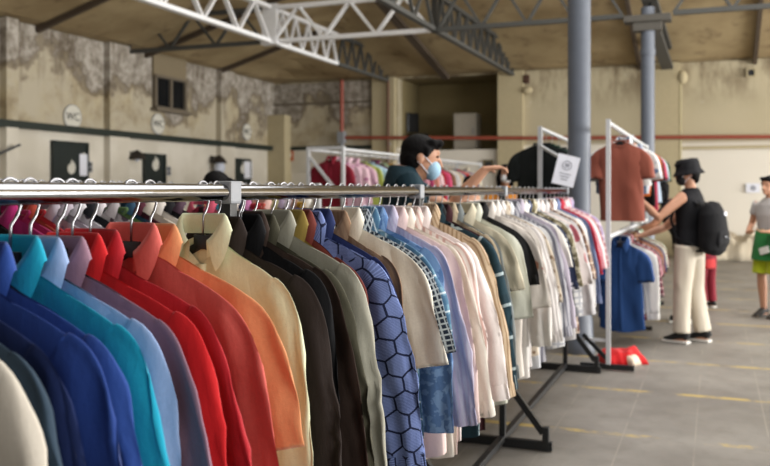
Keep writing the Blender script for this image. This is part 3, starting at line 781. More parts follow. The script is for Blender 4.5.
# x of the hanger in the picture, colour, style, labels
fronts = [
 # x, kind, short name, full description, material args, sleeve, hem, opts
 (-138,  'shirt', 'off-white linen shirt', 'off-white linen shirt at the near end of the front rack', ('c7bfb2',), 'long', -.9, {}),
 (-106,  'shirt', 'slate shirt', 'dark slate blue shirt', ('2c3d4d',), 'long', -.9, {}),
 (-80,  'shirt', 'navy shirt', 'plain deep navy shirt', ('182857',), 'long', -.9, {}),
 (-52,  'shirt', 'royal blue shirt', 'royal blue long-sleeved shirt', ('1e3b80',), 'long', -.9, {}),
 (-22,  'shirt', 'bright blue shirt', 'medium blue long-sleeved shirt', ('24458e',), 'long', -.92, {'flare': 17}),
 (10,  'shirt', 'turquoise shirt', 'bright turquoise shirt with a stiff collar', ('0f98b6',), 'long', -.9, {}),
 (30,  'shirt', 'pale blue shirt', 'pale grey-blue shirt with a pointed collar', ('93a9d2',), 'long', -.9, {'flare': 10, 'hw': .196}),
 (57, 'shirt', 'mauve shirt', 'dusty mauve shirt', ('8f6d7e',), 'long', -.88, {'flare': 18, 'hw': .222}),
 (72,  'shirt', 'scarlet shirt', 'bright scarlet shirt', ('c3161c',), 'long', -.9, {}),
 (90, 'shirt', 'crimson shirt', 'deeper crimson shirt', ('ac1b26',), 'long', -.9, {}),
 (131, 'shirt', 'coral shirt', 'faded coral linen shirt', ('d5655c',), 'half', -.88, {'flare': 19, 'slen': .27}),
 (150,  'shirt', 'peach shirt', 'orange peach short-sleeved shirt', ('e2996a', ), 'half', -.84, {'flare': 20, 'slen': .225}),
 (203, 'shirt', 'pale yellow shirt', 'pale yellow shirt with an open collar', ('d9dcba',), 'half', -.92, {'flare': 6, 'slen': .42, 'hw': .166}),
 (220, 'shirt', 'dark brown shirt', 'dark chocolate brown shirt', ('251b17',), 'long', -.95, {'hw': .185, 'flare': 12}),
 (231, 'shirt', 'black shirt', 'plain black shirt', ('0e0e11',), 'long', -.95, {'flare': 8, 'hw': .175}),
 (241, 'shirt', 'cocoa shirt', 'cocoa brown shirt', ('372a24',), 'long', -.95, {'hw': .185, 'flare': 12}),
 (253, 'shirt', 'olive shirt', 'dark olive work shirt', ('474537',), 'long', -.96, {'hw': .19, 'flare': 13}),
 (271, 'shirt', 'khaki shirt', 'grey khaki field shirt', ('a2a092',), 'long', -.98, {'flare': 15, 'hw': .205}),
 (284, 'shirt', 'mustard shirt', 'mustard shirt almost hidden', ('8f7a3c',), 'short', -.8, {'flare': 2, 'hw': .14}),
 (291, 'shirt', 'rust shirt', 'rust brown shirt almost hidden', ('6b2f28',), 'short', -.8, {'flare': 2, 'hw': .14}),
 (301, 'shirt', 'honeycomb shirt', 'navy shirt printed with a pale honeycomb pattern', ('22305f', 'hex', '7f91c8', '161e3c', 17.0), 'long', -1.0, {'flare': 14, 'hw': .197}),
 (312, 'shirt', 'indigo shirt', 'dark indigo denim shirt', ('2f3a66',), 'long', -.72, {'flare': 15}),
 (328, 'shirt', 'tan shirt', 'tan brown longer shirt with vertical creases', ('9a7d63', 'stripe', '8a6d55', None, 40.0), 'long', -1.02, {'flare': 6, 'hw': .165}),
 (342, 'shirt', 'cream shirt', 'cream short-sleeved shirt', ('f0eadb',), 'half', -.8, {'flare': 22, 'slen': .26, 'hw': .20}),
 (351, 'shirt', 'gingham shirt', 'black and white gingham short-sleeved shirt', ('1f2a3d', 'check', 'aeb8c2', None, 60.0), 'half', -.8, {'hw': .203, 'flare': 21, 'slen': .245}),
 (359, 'shirt', 'teal plaid shirt', 'teal and white plaid shirt', ('7ba3b8', 'plaid', '41698a', 'dfeaf0', 18.0), 'half', -.82, {'flare': 20, 'slen': .245}),
 (367, 'shirt', 'denim shirt', 'faded blue denim shirt', ('5e81b3', 'blotch', '7d9ec9', None, 30.0), 'long', -1.02, {'flare': 10}),
 (378, 'shirt', 'lilac stripe shirt', 'pale lilac shirt with fine stripes', ('c9c4d6', 'stripe', 'b9aec6', None, 60.0), 'long', -.95, {}),
 (388, 'blouse', 'pale pink blouse', 'pale pink blouse', ('e8d0cb',), 'long', -.95, {}),
 (396, 'shirt', 'ivory shirt', 'ivory shirt', ('e9e3d6',), 'long', -.98, {}),
 (404, 'blouse', 'blush stripe blouse', 'blush and white striped blouse', ('ecdfda', 'stripe', 'cfa9a2', None, 38.0), 'long', -1.0, {}),
 (414, 'shirt', 'white pink shirt', 'large white shirt with a faint pink tint', ('f2e8e5',), 'long', -.98, {'flare': 18}),
 (422, 'shirt', 'tan stripe shirt', 'tan and cream striped shirt', ('cbb497', 'stripe', '9b8062', None, 55.0), 'long', -.95, {}),
 (428, 'overshirt', 'dark plaid overshirt', 'long teal and black plaid overshirt', ('0f1316', 'plaid', '223c47', 'b4c4c8', 8.0), 'long', -1.02, {'flare': 15, 'hw': .205}),
 (435, 'shirt', 'maroon shirt', 'dark maroon shirt', ('3c1a1f',), 'long', -1.02, {'flare': 10}),
 (441, 'shirt', 'stone shirt', 'stone beige shirt', ('b5a48a', 'floral', '8c7b62', None, 40.0), 'long', -.9, {'hw': .18, 'flare': 11}),
 (447, 'shirt', 'grey green shirt', 'smoky grey green shirt', ('72797a',), 'long', -.9, {'hw': .17}),
 (460, 'shirt', 'sand shirt', 'pale sand coloured shirt', ('d2c8b0',), 'short', -.95, {'hw': .17}),
 (467, 'blouse', 'pale sage blouse', 'long pale sage blouse', ('cdcec0',), 'half', -1.02, {'flare': 12, 'hw': .185}),
 (474, 'shirt', 'black blouse', 'black short blouse', ('1b1a1c',), 'short', -.7, {}),
 (481, 'blouse', 'coral floral blouse', 'white blouse with a coral flower print', ('e6ddd4', 'floral', 'd0624c', 'b07a62', 9.0), 'half', -.95, {}),
 (487, 'shirt', 'white cotton shirt', 'white cotton shirt', ('ded9d4',), 'long', -.98, {}),
 (492, 'shirt', 'pebble stripe shirt', 'pebble grey shirt with white stripes', ('b9b2b0', 'stripe', 'e3dfdc', None, 45.0), 'long', -.95, {}),
 (497, 'blouse', 'oatmeal blouse', 'oatmeal blouse with brown speckles', ('cfc2b0', 'floral', '8b7560', None, 30.0), 'half', -.9, {}),
 (502, 'shirt', 'ice white shirt', 'cool white shirt', ('dfe1e6',), 'long', -.98, {}),
 (507, 'shirt', 'slate stripe shirt', 'grey shirt with dark stripes', ('a9a7ad', 'stripe', '6d6c78', None, 40.0), 'long', -.98, {}),
 (512, 'blouse', 'lavender grey blouse', 'lavender grey blouse', ('b3aab8',), 'long', -.95, {}),
 (516, 'shirt', 'milk white shirt', 'milk white short-sleeved shirt', ('e4e0d8',), 'short', -.9, {}),
 (520, 'shirt', 'navy sprig shirt', 'navy shirt sprigged with white', ('39435f', 'floral', 'd6d6da', None, 34.0), 'half', -.9, {}),
 (525, 'blouse', 'olive print blouse', 'olive brown print blouse', ('847a5e', 'blotch', 'd2c8ac', '4f4630', 26.0), 'half', -.85, {}),
 (529, 'shirt', 'chalk shirt', 'chalk white shirt with grey checks', ('dcdad8', 'check', 'a5a6ad', None, 26.0), 'long', -1.0, {}),
 (533, 'blouse', 'rose star blouse', 'white blouse with large rose blossoms', ('e2d6d2', 'floral', 'b5606c', 'c98a8c', 7.0), 'half', -.8, {}),
 (538, 'shirt', 'pale grey shirt', 'pale grey shirt', ('c4c1c2',), 'long', -1.0, {}),
 (542, 'shirt', 'brown plaid shirt', 'brown and white plaid shirt', ('96705a', 'plaid', '5f3e35', 'e0d6c6', 16.0), 'half', -.98, {}),
 (546, 'shirt', 'bright white shirt', 'bright white long shirt', ('ebe8e6',), 'long', -1.02, {}),
 (550, 'shirt', 'blue-grey shirt', 'blue grey denim shirt', ('6a7597',), 'long', -.92, {}),
 (554, 'shirt', 'red shirt', 'raspberry red shirt', ('b2283c',), 'half', -.9, {}),
 (558, 'blouse', 'pink white blouse', 'white and pink striped blouse', ('e5d0d0', 'stripe', 'c78791', None, 26.0), 'half', -.92, {}),
 (561, 'shirt', 'dusty rose shirt', 'dusty rose checked shirt', ('b98288', 'check', 'e0cfcf', None, 22.0), 'half', -.9, {}),
 (564, 'blouse', 'lilac print blouse', 'lilac print blouse at the far end of the front rack', ('a99bbb', 'floral', 'e0d3dd', '8c5f7d', 22.0), 'half', -.82, {}),
]
rng = random.Random(11)
prevn = None
slots = [RU(f[0]) for f in fronts]
for k in range(len(slots)):
    for j in joints:
        if abs(slots[k] - j) < .05: slots[k] = j + math.copysign(.05, slots[k] - j)
slots.sort()
for i, (x, kind, short, desc, fa, sl, hem, op) in enumerate(fronts):
    u = slots[i]; lim = .5 * min([abs(u - q) for k, q in enumerate(slots) if k != i])
    lim = max(.013, min(.07, lim, min(abs(u - j) for j in joints) - .018))
    far = max(0, min(1, (u - 2.4) / 2.5))
    yaw = rng.uniform(-7, 6) * (1 - far) + far * rng.uniform(-7, 6)
    if x < 205: yaw = {10: -3, 30: 3, 57: -4, 71: 2, 90: 1, 131: -5, 150: 1, -22: -2, -52: 2}.get(x, rng.uniform(-2, 2))
    T = .013 + .026 * far
    label = desc if prevn is None or 'end of the front rack' in desc else desc + ', next behind the ' + prevn
    o = dict(seed=100 + i, sleeve=sl, hem=hem, T=T, flare=15, lim=lim, hw=(.215 if x < 200 else .192 if x < 440 else .20), yaw=yaw, drop=rng.uniform(0, .012) + (.030 if x < 80 else .020 if x < 160 else .006)); o.update(op)
    z_ = EYE - .006
    hang('front rack', RV, u, z_, kind, label, kind, fabric(*fa), group='garments on the front rack', hanger_label='black plastic hanger with a steel hook, carrying the ' + short, fine=True, **o)
    prevn = short

# ------------------------------------------------------------------ other racks
def simple_rack(name_label, v, u0, u1, zs, mat, posts, group=None, dv=0):
    r = empty('clothes_rack', W(v, u0, 0), ROT); tag(r, name_label, 'clothes rack', group)
    L = u1 - u0
    for z in zs:
        bm = bmesh.new(); tube(bm, (0, 0, z), (0, L, z), .016, 14); bo('rail', bm, mat, r, True)
    for yy in (0.0, L):
        for px in posts:
            bm = bmesh.new(); box(bm, (px, yy, (max(zs) + .03) / 2), (.036, .036, max(zs) + .03), bev=.004); bo('post', bm, mat, r)
        bm = bmesh.new(); bar(bm, (-.28, yy, .03), (.28, yy, .03), .035, .05); bo('foot', bm, M['black'], r)
    return r

def fill(rack, v, z, items, group, where, seed0, dims=None, hw=.2, T=.035):
    rg = random.Random(seed0); prevn = None
    for i, (u, short, fa, sl, hem) in enumerate(items):
        if prevn is None: lab = short + ' at the near end of the ' + where
        else: lab = short + ', behind the ' + prevn + ' on the ' + where
        cat = short.split()[-1]
        hang(rack, v, u, z, cat.replace('-', '_'), lab, cat, fabric(*fa), group=group, seed=700 + (i * 3 + seed0) % 5, sleeve=sl, hem=hem, T=T, collar='crew' if cat in ('tee', 'top', 'dress') else 'shirt', fine=False, flare=7, lim=max(.02, min(.07, .48 * min([abs(u - q[0]) for q in items if q is not items[i]]))), yaw=rg.uniform(-7, 6), hw=(hw if 'aisle' not in where or u < 8.05 else .23), hanger_label='black hanger carrying the ' + short + ' on the ' + where)
        prevn = short

# rack behind, parallel to the front one
V1 = -2.424
def U1(x): return 1.0727 * 850 * 2.6 / (715 - x) - .941
simple_rack('grey clothes rack running parallel behind the front rack', V1, 1.0, U1(318), [1.463], M['white'], (0,))
b1 = [(-90, 'black shirt', ('121214',), 'long'), (-55, 'charcoal shirt', ('1a191d',), 'long'), (-25, 'jet shirt', ('0f0f12',), 'long'), (0, 'magenta blouse', ('a21f63',), 'short'), (12, 'fuchsia top', ('9c2158',), 'short'), (22, 'brick blouse', ('9c3b2b',), 'short'), (30, 'cherry top', ('b52a38',), 'short'),
      (42, 'smoky print blouse', ('9a919b', 'floral', '55424f', '6f6f8a', 24.0), 'short'), (56, 'lilac print blouse', ('aca2ad', 'floral', '704c58', '5e6f62', 24.0), 'short'), (70, 'pale print shirt', ('c9c6cb', 'floral', '4e4450', None, 18.0), 'long'), (80, 'ink shirt', ('16171d',), 'long'), (90, 'white print blouse', ('d0c9cc', 'floral', '69565f', '8a8f7a', 14.0), 'short'),
      (103, 'grey print blouse', ('a39c9e', 'floral', '4a3e48', None, 16.0), 'short'), (112, 'moss top', ('5c7a4a',), 'short'), (120, 'navy teal shirt', ('1f3d55',), 'long'), (131, 'maroon blouse', ('4c1d2b',), 'short'), (140, 'cream blouse', ('d3cabb',), 'long'), (150, 'white blouse', ('cdc6bf',), 'long'), (160, 'raven shirt', ('131317',), 'long'), (171, 'plum shirt', ('4d3845',), 'short'),
      (203, 'rose blouse', ('c5536a',), 'short'), (211, 'petrol shirt', ('1f6e84',), 'short'), (219, 'apricot top', ('cf8a5d',), 'short'), (226, 'pearl blouse', ('d4cec9',), 'short'), (232, 'midnight shirt', ('1e2440',), 'short'), (239, 'mauve pink blouse', ('b6709c',), 'short'), (246, 'ruby top', ('ad2c3a',), 'short'), (252, 'coral top', ('cc5a4b',), 'short'),
      (259, 'shell pink blouse', ('dcb5ab',), 'short'), (266, 'sage olive blouse', ('8b8560',), 'short'), (272, 'heather blouse', ('8e7f93', 'floral', 'cdbfcd', None, 20.0), 'short'), (279, 'dove grey blouse', ('a49aa0',), 'short'), (286, 'mocha blouse', ('8a6a5c',), 'short'), (292, 'sunny yellow top', ('d1a53a',), 'short'), (300, 'snow white blouse', ('dedad4',), 'short')]
fill('second rack', V1, 1.463, [(U1(x), n, c, s, -.8) for x, n, c, s in b1], 'garments on the second rack', 'second rack', 3, T=.036)

# white double rack far left
V2 = -5.19; u2 = 10.47
r = empty('clothes_rack', W(V2, u2, 0), ROT); tag(r, 'tall white double clothes rack in front of the back left corner', 'clothes rack')
for px in (0, .52):
    bm = bmesh.new(); tube(bm, (px, 0, 2.0), (px, 7.2, 2.0), .02, 12); bo('rail', bm, M['white'], r, True)
    for yy in (0, 3.6, 7.2):
        bm = bmesh.new(); box(bm, (px, yy, 1.02), (.045, .045, 2.04 if not (px and not yy) else 2.04), bev=.004); bo('post', bm, M['white'], r)
for yy in (0, 3.6, 7.2):
    bm = bmesh.new(); bar(bm, (0, yy, 2.02), (.52, yy, 2.02), .04); bar(bm, (0, yy, .05), (.52, yy, .05), .04); bo('crossbar', bm, M['white'], r)
    bm = bmesh.new(); bar(bm, (0.02, yy, 1.9), (.5, yy, 1.35), .035); bo('brace', bm, M['white'], r)
c2 = [('dark red shirt', ('7a1226',)), ('pink print blouse', ('d5b3c0', 'floral', 'b07a98', None, 14.0)), ('rosy print blouse', ('d8b9c2', 'floral', 'a86f8f', None, 12.0)), ('lavender pink blouse', ('c9a3b4', 'floral', '94647f', None, 16.0)), ('pea green top', ('a3ad54',)), ('sky blue top', ('a9c6d8',)), ('wine shirt', ('5b2a44',)), ('mint top', ('a9c4a0',)), ('golden top', ('c79a3f',)), ('ivory top', ('d8d0c0',)), ('tomato top', ('c2402f',)), ('steel blue top', ('4d6c94',)), ('dusty pink blouse', ('c78a95',)), ('berry shirt', ('8e2f55',)), ('salmon blouse', ('d08a7a',)), ('pale rose blouse', ('dcbcc0',)), ('red top', ('b3242f',)), ('bright pink top', ('cc4f75',)), ('brown shirt', ('7c5a45',)), ('white top', ('d5d2d0',)), ('beige top', ('c3ae92',)), ('grey blue top', ('8794a8',)), ('cherry red top', ('bb2b33',)), ('linen top', ('cdbfa8',)), ('violet top', ('6c5487',)), ('cream shirt', ('d9cfb6',))]
fill('white double rack', V2 + .3, 1.96, [(u2 + .1 + i * .27, n, c, ('short', 'long', 'half')[i % 3], -.75) for i, (n, c) in enumerate(c2)], 'garments on the white double rack', 'white double rack', 5, hw=.24, T=.09)

# rack with the paper sign
V3 = -1.51; u3 = 7.86
r = empty('clothes_rack', W(V3, u3, 0), ROT); tag(r, 'white clothes rack behind the near column, carrying dark tops and a paper sign', 'clothes rack')
bm = bmesh.new(); tube(bm, (0, 0, 2.02), (0, 2.6, 1.98), .018, 12); bo('rail', bm, M['white'], r, True)
for yy in (0, 2.6):
    bm = bmesh.new(); box(bm, (0, yy, 1.02), (.04, .04, 2.04), bev=.004); bo('post', bm, M['white'], r)
    bm = bmesh.new(); bar(bm, (-.3, yy, .03), (.3, yy, .03), .04); bo('foot', bm, M['black'], r)
bm = bmesh.new(); bar(bm, (0, 0, 1.86), (-1.235 - V3, 7.46 - u3, 1.72), .022); bo('brace', bm, M['white'], r)
fill('sign rack', V3, 1.98, [(u3 + .10, 'black oversized tee', ('121717',), 'short', -.95), (u3 + .30, 'bottle green tee', ('123328',), 'short', -.95), (u3 + .6, 'deep green tee', ('1c3a2c',), 'short', -.9), (u3 + 1.0, 'anthracite tee', ('202226',), 'short', -.9), (u3 + 1.5, 'forest tee', ('24402f',), 'short', -.9)], 'tees on the sign rack', 'sign rack', 8, hw=.235, T=.06)
sg = empty('paper_sign', W(-1.205, 7.44, 1.62), ROT + R(14)); sg.rotation_euler.y = R(14); tag(sg, 'tilted white paper sign with grey print hanging on the rack by the near column', 'sign')
bm = bmesh.new(); box(bm, (0, 0, 0), (.19, .004, .265)); bo('sheet', bm, M['paper'], sg)
bm = bmesh.new(); loft(bm, [(.038 * math.cos(a * math.pi / 12), -.004, .045 + .038 * math.sin(a * math.pi / 12)) for a in range(25)], [.004] * 25, 6, ref=(0, 1, 0), cap=False); box(bm, (0, -.004, .045), (.035, .003, .03))
bo('emblem', bm, M['ink'], sg)
bm = bmesh.new()
for k in range(3): box(bm, (0, -.004, -.03 - k * .025), (.1 - .02 * k, .003, .008))
bo('print_lines', bm, M['ink'], sg)

# two-tier rack at the aisle
V4 = -.80; u4 = 7.02
r = empty('clothes_rack', W(V4, u4, 0), ROT); tag(r, 'tall two-tier white rack beside the aisle where the hat wearer browses', 'clothes rack')
L4 = 4.2
for z, n in ((1.99, 'rail'), (1.07, 'lower_rail')):
    bm = bmesh.new(); tube(bm, (0, 0, z), (0, L4, z), .018, 12); bo(n, bm, M['white'], r, True)
for yy in (0, L4 * .5, L4):
    bm = bmesh.new(); bar(bm, (.0, yy, .75), (.0, yy, 2.02), .034); bo('post', bm, M['white'], r)
    bm = bmesh.new(); bar(bm, (.0, yy, .02), (0, yy, .75), .034); bo('leg', bm, M['white'] if yy == 0 else M['black'], r)
    bm = bmesh.new(); bar(bm, (-.22, yy, .03), (.2, yy, .03), .035, .04); bo('foot', bm, M['black'], r)
    bm = bmesh.new(); bar(bm, (-.2, yy, .28), (0, yy, .08), .03); bo('brace', bm, M['black'], r)
    bm = bmesh.new(); bar(bm, (-.2, yy, .24), (0, yy, .24), .022); bo('crossbar', bm, M['white'], r)
fill('upper tier', V4, 1.99, [(u4 + .90, 'salmon crew-neck tee', ('864839',), 'short', -.82), (u4 + 1.05, 'white flower print top', ('d8d8d6', 'floral', '5b7190', None, 12.0), 'short', -.5), (u4 + 1.25, 'white striped shirt', ('c9ced4', 'stripe', '5a6b86', None, 16.0), 'short', -.6), (u4 + 1.55, 'orange tee', ('c9682c',), 'short', -.6), (u4 + 1.85, 'black tee', ('151517',), 'short', -.7), (u4 + 2.15, 'crimson top', ('a32440',), 'short', -.75), (u4 + 2.5, 'pale blue shirt', ('a6b6c6',), 'short', -.7), (u4 + 2.85, 'olive tee', ('5d6a3f',), 'short', -.7), (u4 + 3.3, 'dark green tee', ('2c3d30',), 'short', -.7)], 'clothes on the upper tier by the aisle', 'upper tier by the aisle', 9, hw=.185, T=.055)
fill('lower tier', V4, 1.07, [(u4 + 0.92, 'cobalt blue shirt', ('163868',), 'short', -.9), (u4 + 1.02, 'ocean blue shirt', ('1f4584',), 'short', -.82), (u4 + 1.10, 'white shirt', ('d9d6d2',), 'long', -.78), (u4 + 1.25, 'burgundy plaid shirt', ('7d2036', 'plaid', '3f1420', 'd5c4c0', 18.0), 'half', -.85), (u4 + 1.40, 'rose pink blouse', ('cf8f98',), 'short', -.8), (u4 + 1.55, 'black striped top', ('1c1a1c', 'stripe', 'd6d0cc', None, 20.0), 'short', -.76), (u4 + 1.70, 'coral top', ('cf6a58',), 'short', -.8), (u4 + 1.85, 'tan blouse', ('b28c68', 'floral', '6e4c34', None, 20.0), 'short', -.75), (u4 + 2.00, 'indigo top', ('2a2c52',), 'short', -.75), (u4 + 2.15, 'plaid blouse', ('c6bdb6', 'plaid', '55434a', '8a2f3a', 14.0), 'short', -.75), (u4 + 2.30, 'pale green blouse', ('b6c2ac',), 'short', -.85), (u4 + 2.45, 'mulberry top', ('6b1f35',), 'short', -.75), (u4 + 2.60, 'pistachio blouse', ('a7b59c',), 'short', -.85)], 'clothes on the lower tier by the aisle', 'lower tier by the aisle', 12, hw=.175, T=.05)
# red cloth fallen on the floor
p = Vector(((622 - 385) / 119, 850 / 119, 0))
o = heap('fallen_top', p, (.36, .26, .13), fabric('c1161a'), 2.7, 30, 20, .5, R(10)); tag(o, 'bright red top crumpled on the floor beneath the aisle rack', 'top')
bm = bmesh.new()
o2 = heap('lining', p + Vector((.06, -.10, 0)), (.12, .1, .11), fabric('e2cdb8'), 8.1, 16, 12, .4, R(40)); o2.parent = o; o2.matrix_parent_inverse = (Matrix.Translation(p) @ Matrix.Rotation(R(10), 4, 'Z')).inverted()

# ------------------------------------------------------------------ people
def fuse(name, bm, mat, voxel, parent, smooth=6, fac=.5):
    me = mesh_from(bm, name)
    t = bpy.data.objects.new('tmp', me); col.objects.link(t)
    m = t.modifiers.new('r', 'REMESH'); m.mode = 'VOXEL'; m.voxel_size = voxel; m.use_smooth_shade = True
    s = t.modifiers.new('s', 'SMOOTH'); s.iterations = smooth; s.factor = fac
    dg = bpy.context.evaluated_depsgraph_get(); dg.update()
    out = bpy.data.meshes.new_from_object(t.evaluated_get(dg))
    bpy.data.objects.remove(t); bpy.data.meshes.remove(me)
    out.name = name; out.materials.clear(); out.materials.append(mat); out.shade_smooth()
    if not out.uv_layers: out.uv_layers.new(name='UVMap')
    return obj(name, out, parent)

def hand(bm, wrist, d, side, nrm, curl=.6, k=1.0):
    """palm, four unequal bent fingers and a thumb; d points along the hand, nrm out of the palm"""
    d = Vector(d).normalized(); nrm = Vector(nrm); nrm = (nrm - d * nrm.dot(d)).normalized(); sx = d.cross(nrm) * side
    w = Vector(wrist)
    loft(bm, [w - d * .02, w + d * .02, w + d * .055 * k, w + d * .09 * k], [(.026, .02), (.034, .017), (.041, .016), (.04, .013)], 12, ref=sx)
    for i, (off, ln) in enumerate(((-.03, .062), (-.010, .074), (.010, .070), (.029, .055))):
        p0 = w + d * .08 * k + sx * off * k; ang = curl
        p1 = p0 + (d * math.cos(ang * .4) + nrm * math.sin(ang * .4)) * ln * .45 * k
        p2 = p1 + (d * math.cos(ang) + nrm * math.sin(ang)) * ln * .33 * k
        p3 = p2 + (d * math.cos(ang * 1.6) + nrm * math.sin(ang * 1.6)) * ln * .3 * k
        loft(bm, [p0 - d * .01, p1, p2, p3], [.0095, .009, .0085, .007], 8)
    t0 = w + d * .03 * k - sx * .03 * k; t1 = t0 + (d * .5 - sx * .7 + nrm * .4).normalized() * .038 * k; t2 = t1 + (d * .8 - sx * .1 + nrm * .5).normalized() * .03 * k
    loft(bm, [t0, t1, t2], [.013, .0105, .008], 8)

class Person:
    def __init__(s, label, loc, facing, height, lean=0.0, twist=0.0):
        s.root = empty('person', loc, R(facing)); tag(s.root, label, 'person'); s.k = height / 1.72; s.lean = lean
    def L(s, p):
        p = Vector(p) * s.k
        hz = .95 * s.k
        if p.z > hz and s.lean:
            q = p - Vector((0, 0, hz)); a = min(1, q.z / (.25 * s.k)) * s.lean
            q = Matrix.Rotation(-a, 3, 'X') @ q; p = q + Vector((0, 0, hz))
        return p
    def build(s, arms, legs=None, headturn=0.0, nod=0.0, skin=None, hair='short', top=None, bottom=None, shoes=('1a1a1c', 'd8d5cc'), voxel=.010, mask=None, sleeve=.4, hem=.86, trouser=1.0, headoff=(0, 0, 0)):
        L = s.L; k = s.k; skin = skin or M['skin']
        legs = legs or [((-.09, 0, .92), (-.10, .02, .50), (-.10, -.02, .08)), ((.09, 0, .92), (.10, .02, .50), (.10, -.02, .08))]
        bm = bmesh.new()
        spine = [(0, 0, .86), (0, 0, .95), (0, .005, 1.08), (0, .005, 1.25), (0, -.005, 1.37), (0, -.01, 1.43), (0, -.005, 1.47)]
        rad = [(.13, .09), (.15, .105), (.125, .088), (.15, .105), (.165, .09), (.11, .07), (.05, .05)]
        loft(bm, [L(p) for p in spine], [(a * k, b * k) for a, b in rad], 20)
        hc = L((0, .025, 1.605)) + Vector(headoff)
        ho = Vector(headoff)
        loft(bm, [L((0, -.015, 1.42)) + ho * .35, L((0, 0, 1.49)) + ho * .8, hc + Vector((0, -.012, -.03)) * k], [.058 * k, .050 * k, .052 * k], 16)
        HR = Matrix.Rotation(R(headturn), 3, 'Z') @ Matrix.Rotation(-R(nod), 3, 'X')
        def H(p): return hc + HR @ (Vector(p) * k)
        ball(bm, H((0, -.008, .03)), (.077 * k, .098 * k, .088 * k), HR, 24)
        ball(bm, H((0, .012, -.035)), (.062 * k, .078 * k, .078 * k), HR, 20)
        ball(bm, H((0, .075, -.085)), (.026 * k, .022 * k, .02 * k), HR, 12)          # chin
        loft(bm, [H((0, .083, .028)), H((0, .104, -.008)), H((0, .112, -.024)), H((0, .088, -.032))], [.009 * k, .012 * k, .016 * k, .010 * k], 8)
        ball(bm, H((0, .082, .045)), (.045 * k, .014 * k, .010 * k), HR, 12)         # brow
        ball(bm, H((0, .088, -.055)), (.024 * k, .012 * k, .009 * k), HR, 12)        # lips
        for sx in (-1, 1): ball(bm, H((sx * .078, -.012, -.004)), (.010 * k, .020 * k, .032 * k), HR, 10)
        for i, (sh, el, wr, hd, nr) in enumerate(arms):
            side = -1 if i == 0 else 1
            S = L((side * .175, -.01, 1.385)); Eb = Vector(el) * k; Wr = Vector(wr) * k
            loft(bm, [L((side * .10, -.005, 1.37)), S, S.lerp(Eb, .35), S.lerp(Eb, .7), Eb, Eb.lerp(Wr, .25), Eb.lerp(Wr, .7), Wr], [r_ * k for r_ in (.055, .056, .048, .043, .038, .040, .032, .025)], 14)
            hand(bm, Wr, hd if hd else (Wr - Eb), side, nr, .75)
        for hip, kn, an in legs:
            hip, kn, an = [Vector(p) * k for p in (hip, kn, an)]
            loft(bm, [hip + Vector((0, 0, .02)), hip.lerp(kn, .3), hip.lerp(kn, .75), kn, kn.lerp(an, .3), kn.lerp(an, .75), an], [r_ * k for r_ in (.085, .083, .062, .055, .057, .042, .036)], 14)
            f = Vector((0, 1, 0))
            loft(bm, [an + Vector((0, -.05, -.03)) * k, an + Vector((0, 0, -.035)) * k, an + Vector((0, .09, -.05)) * k, an + Vector((0, .15, -.06)) * k], [(.03 * k, .03 * k), (.036 * k, .034 * k), (.04 * k, .024 * k), (.03 * k, .014 * k)], 12)
        fuse('body', bm, skin, voxel * .8, s.root)
        for sx in (-1, 1):
            bm = bmesh.new(); ball(bm, H((sx * .031, .083, .022)), (.013 * k, .008 * k, .006 * k), HR, 10); bo('eye', bm, M['eyes'], s.root, True)
        # clothes
        if top:
            bm = bmesh.new(); g = .014
            pts = [(0, 0, hem), (0, 0, (hem + 1.05) / 2), (0, .005, 1.08), (0, .005, 1.25), (0, -.005, 1.375), (0, -.01, 1.43), (0, -.006, 1.468)]
            rd = [(.165, .12), (.165, .118), (.15, .108), (.168, .12), (.178, .104), (.112, .082), (.070, .068)]
            loft(bm, [L(p) for p in pts], [((a + g * .3) * k, (b + g * .3) * k) for a, b in rd], 24)
            if sleeve:
                for i, (sh, el, wr, hd, nr) in enumerate(arms):
                    side = -1 if i == 0 else 1
                    S = L((side * .175, -.01, 1.385)); Eb = Vector(el) * k; Wr = Vector(wr) * k
                    P = [L((side * .09, -.005, 1.375)), S, S.lerp(Eb, .5 if sleeve > .5 else sleeve)]
                    Q = [.066, .074, .068]
                    if sleeve >= 1: P += [Eb, Eb.lerp(Wr, min(.93, sleeve - 1))]; Q += [.058, .046]
                    elif sleeve > .5: P += [S.lerp(Eb, sleeve)]; Q += [.062]
                    loft(bm, P, [q * k for q in Q], 14)
            else:
                for side in (-1, 1): loft(bm, [L((side * .095, .0, 1.36)), L((side * .105, -.005, 1.44))], [(.03 * k, .07 * k), (.026 * k, .05 * k)], 10)
            fuse('top', bm, top, voxel, s.root)
        if bottom:
            bm = bmesh.new()
            loft(bm, [Vector(p) * k for p in ((0, 0, .80), (0, 0, .90), (0, 0, 1.0), (0, 0, 1.04))], [(.15 * k, .11 * k), (.17 * k, .125 * k), (.15 * k, .11 * k), (.14 * k, .10 * k)], 24)
            for hip, kn, an in legs:
                hip, kn, an = [Vector(p) * k for p in (hip, kn, an)]
                if trouser >= 1:
                    loft(bm, [hip + Vector((0, 0, .0)), hip.lerp(kn, .4), kn, kn.lerp(an, .5), an + Vector((0, 0, .02))], [r_ * k for r_ in (.105, .097, .084, .08, .082)], 16)
                else:
                    loft(bm, [hip, hip.lerp(kn, .45), hip.lerp(kn, trouser / .6)], [r_ * k for r_ in (.108, .11, .115)], 16)
            fuse('trousers' if trouser >= 1 else 'shorts', bm, bottom, voxel, s.root)
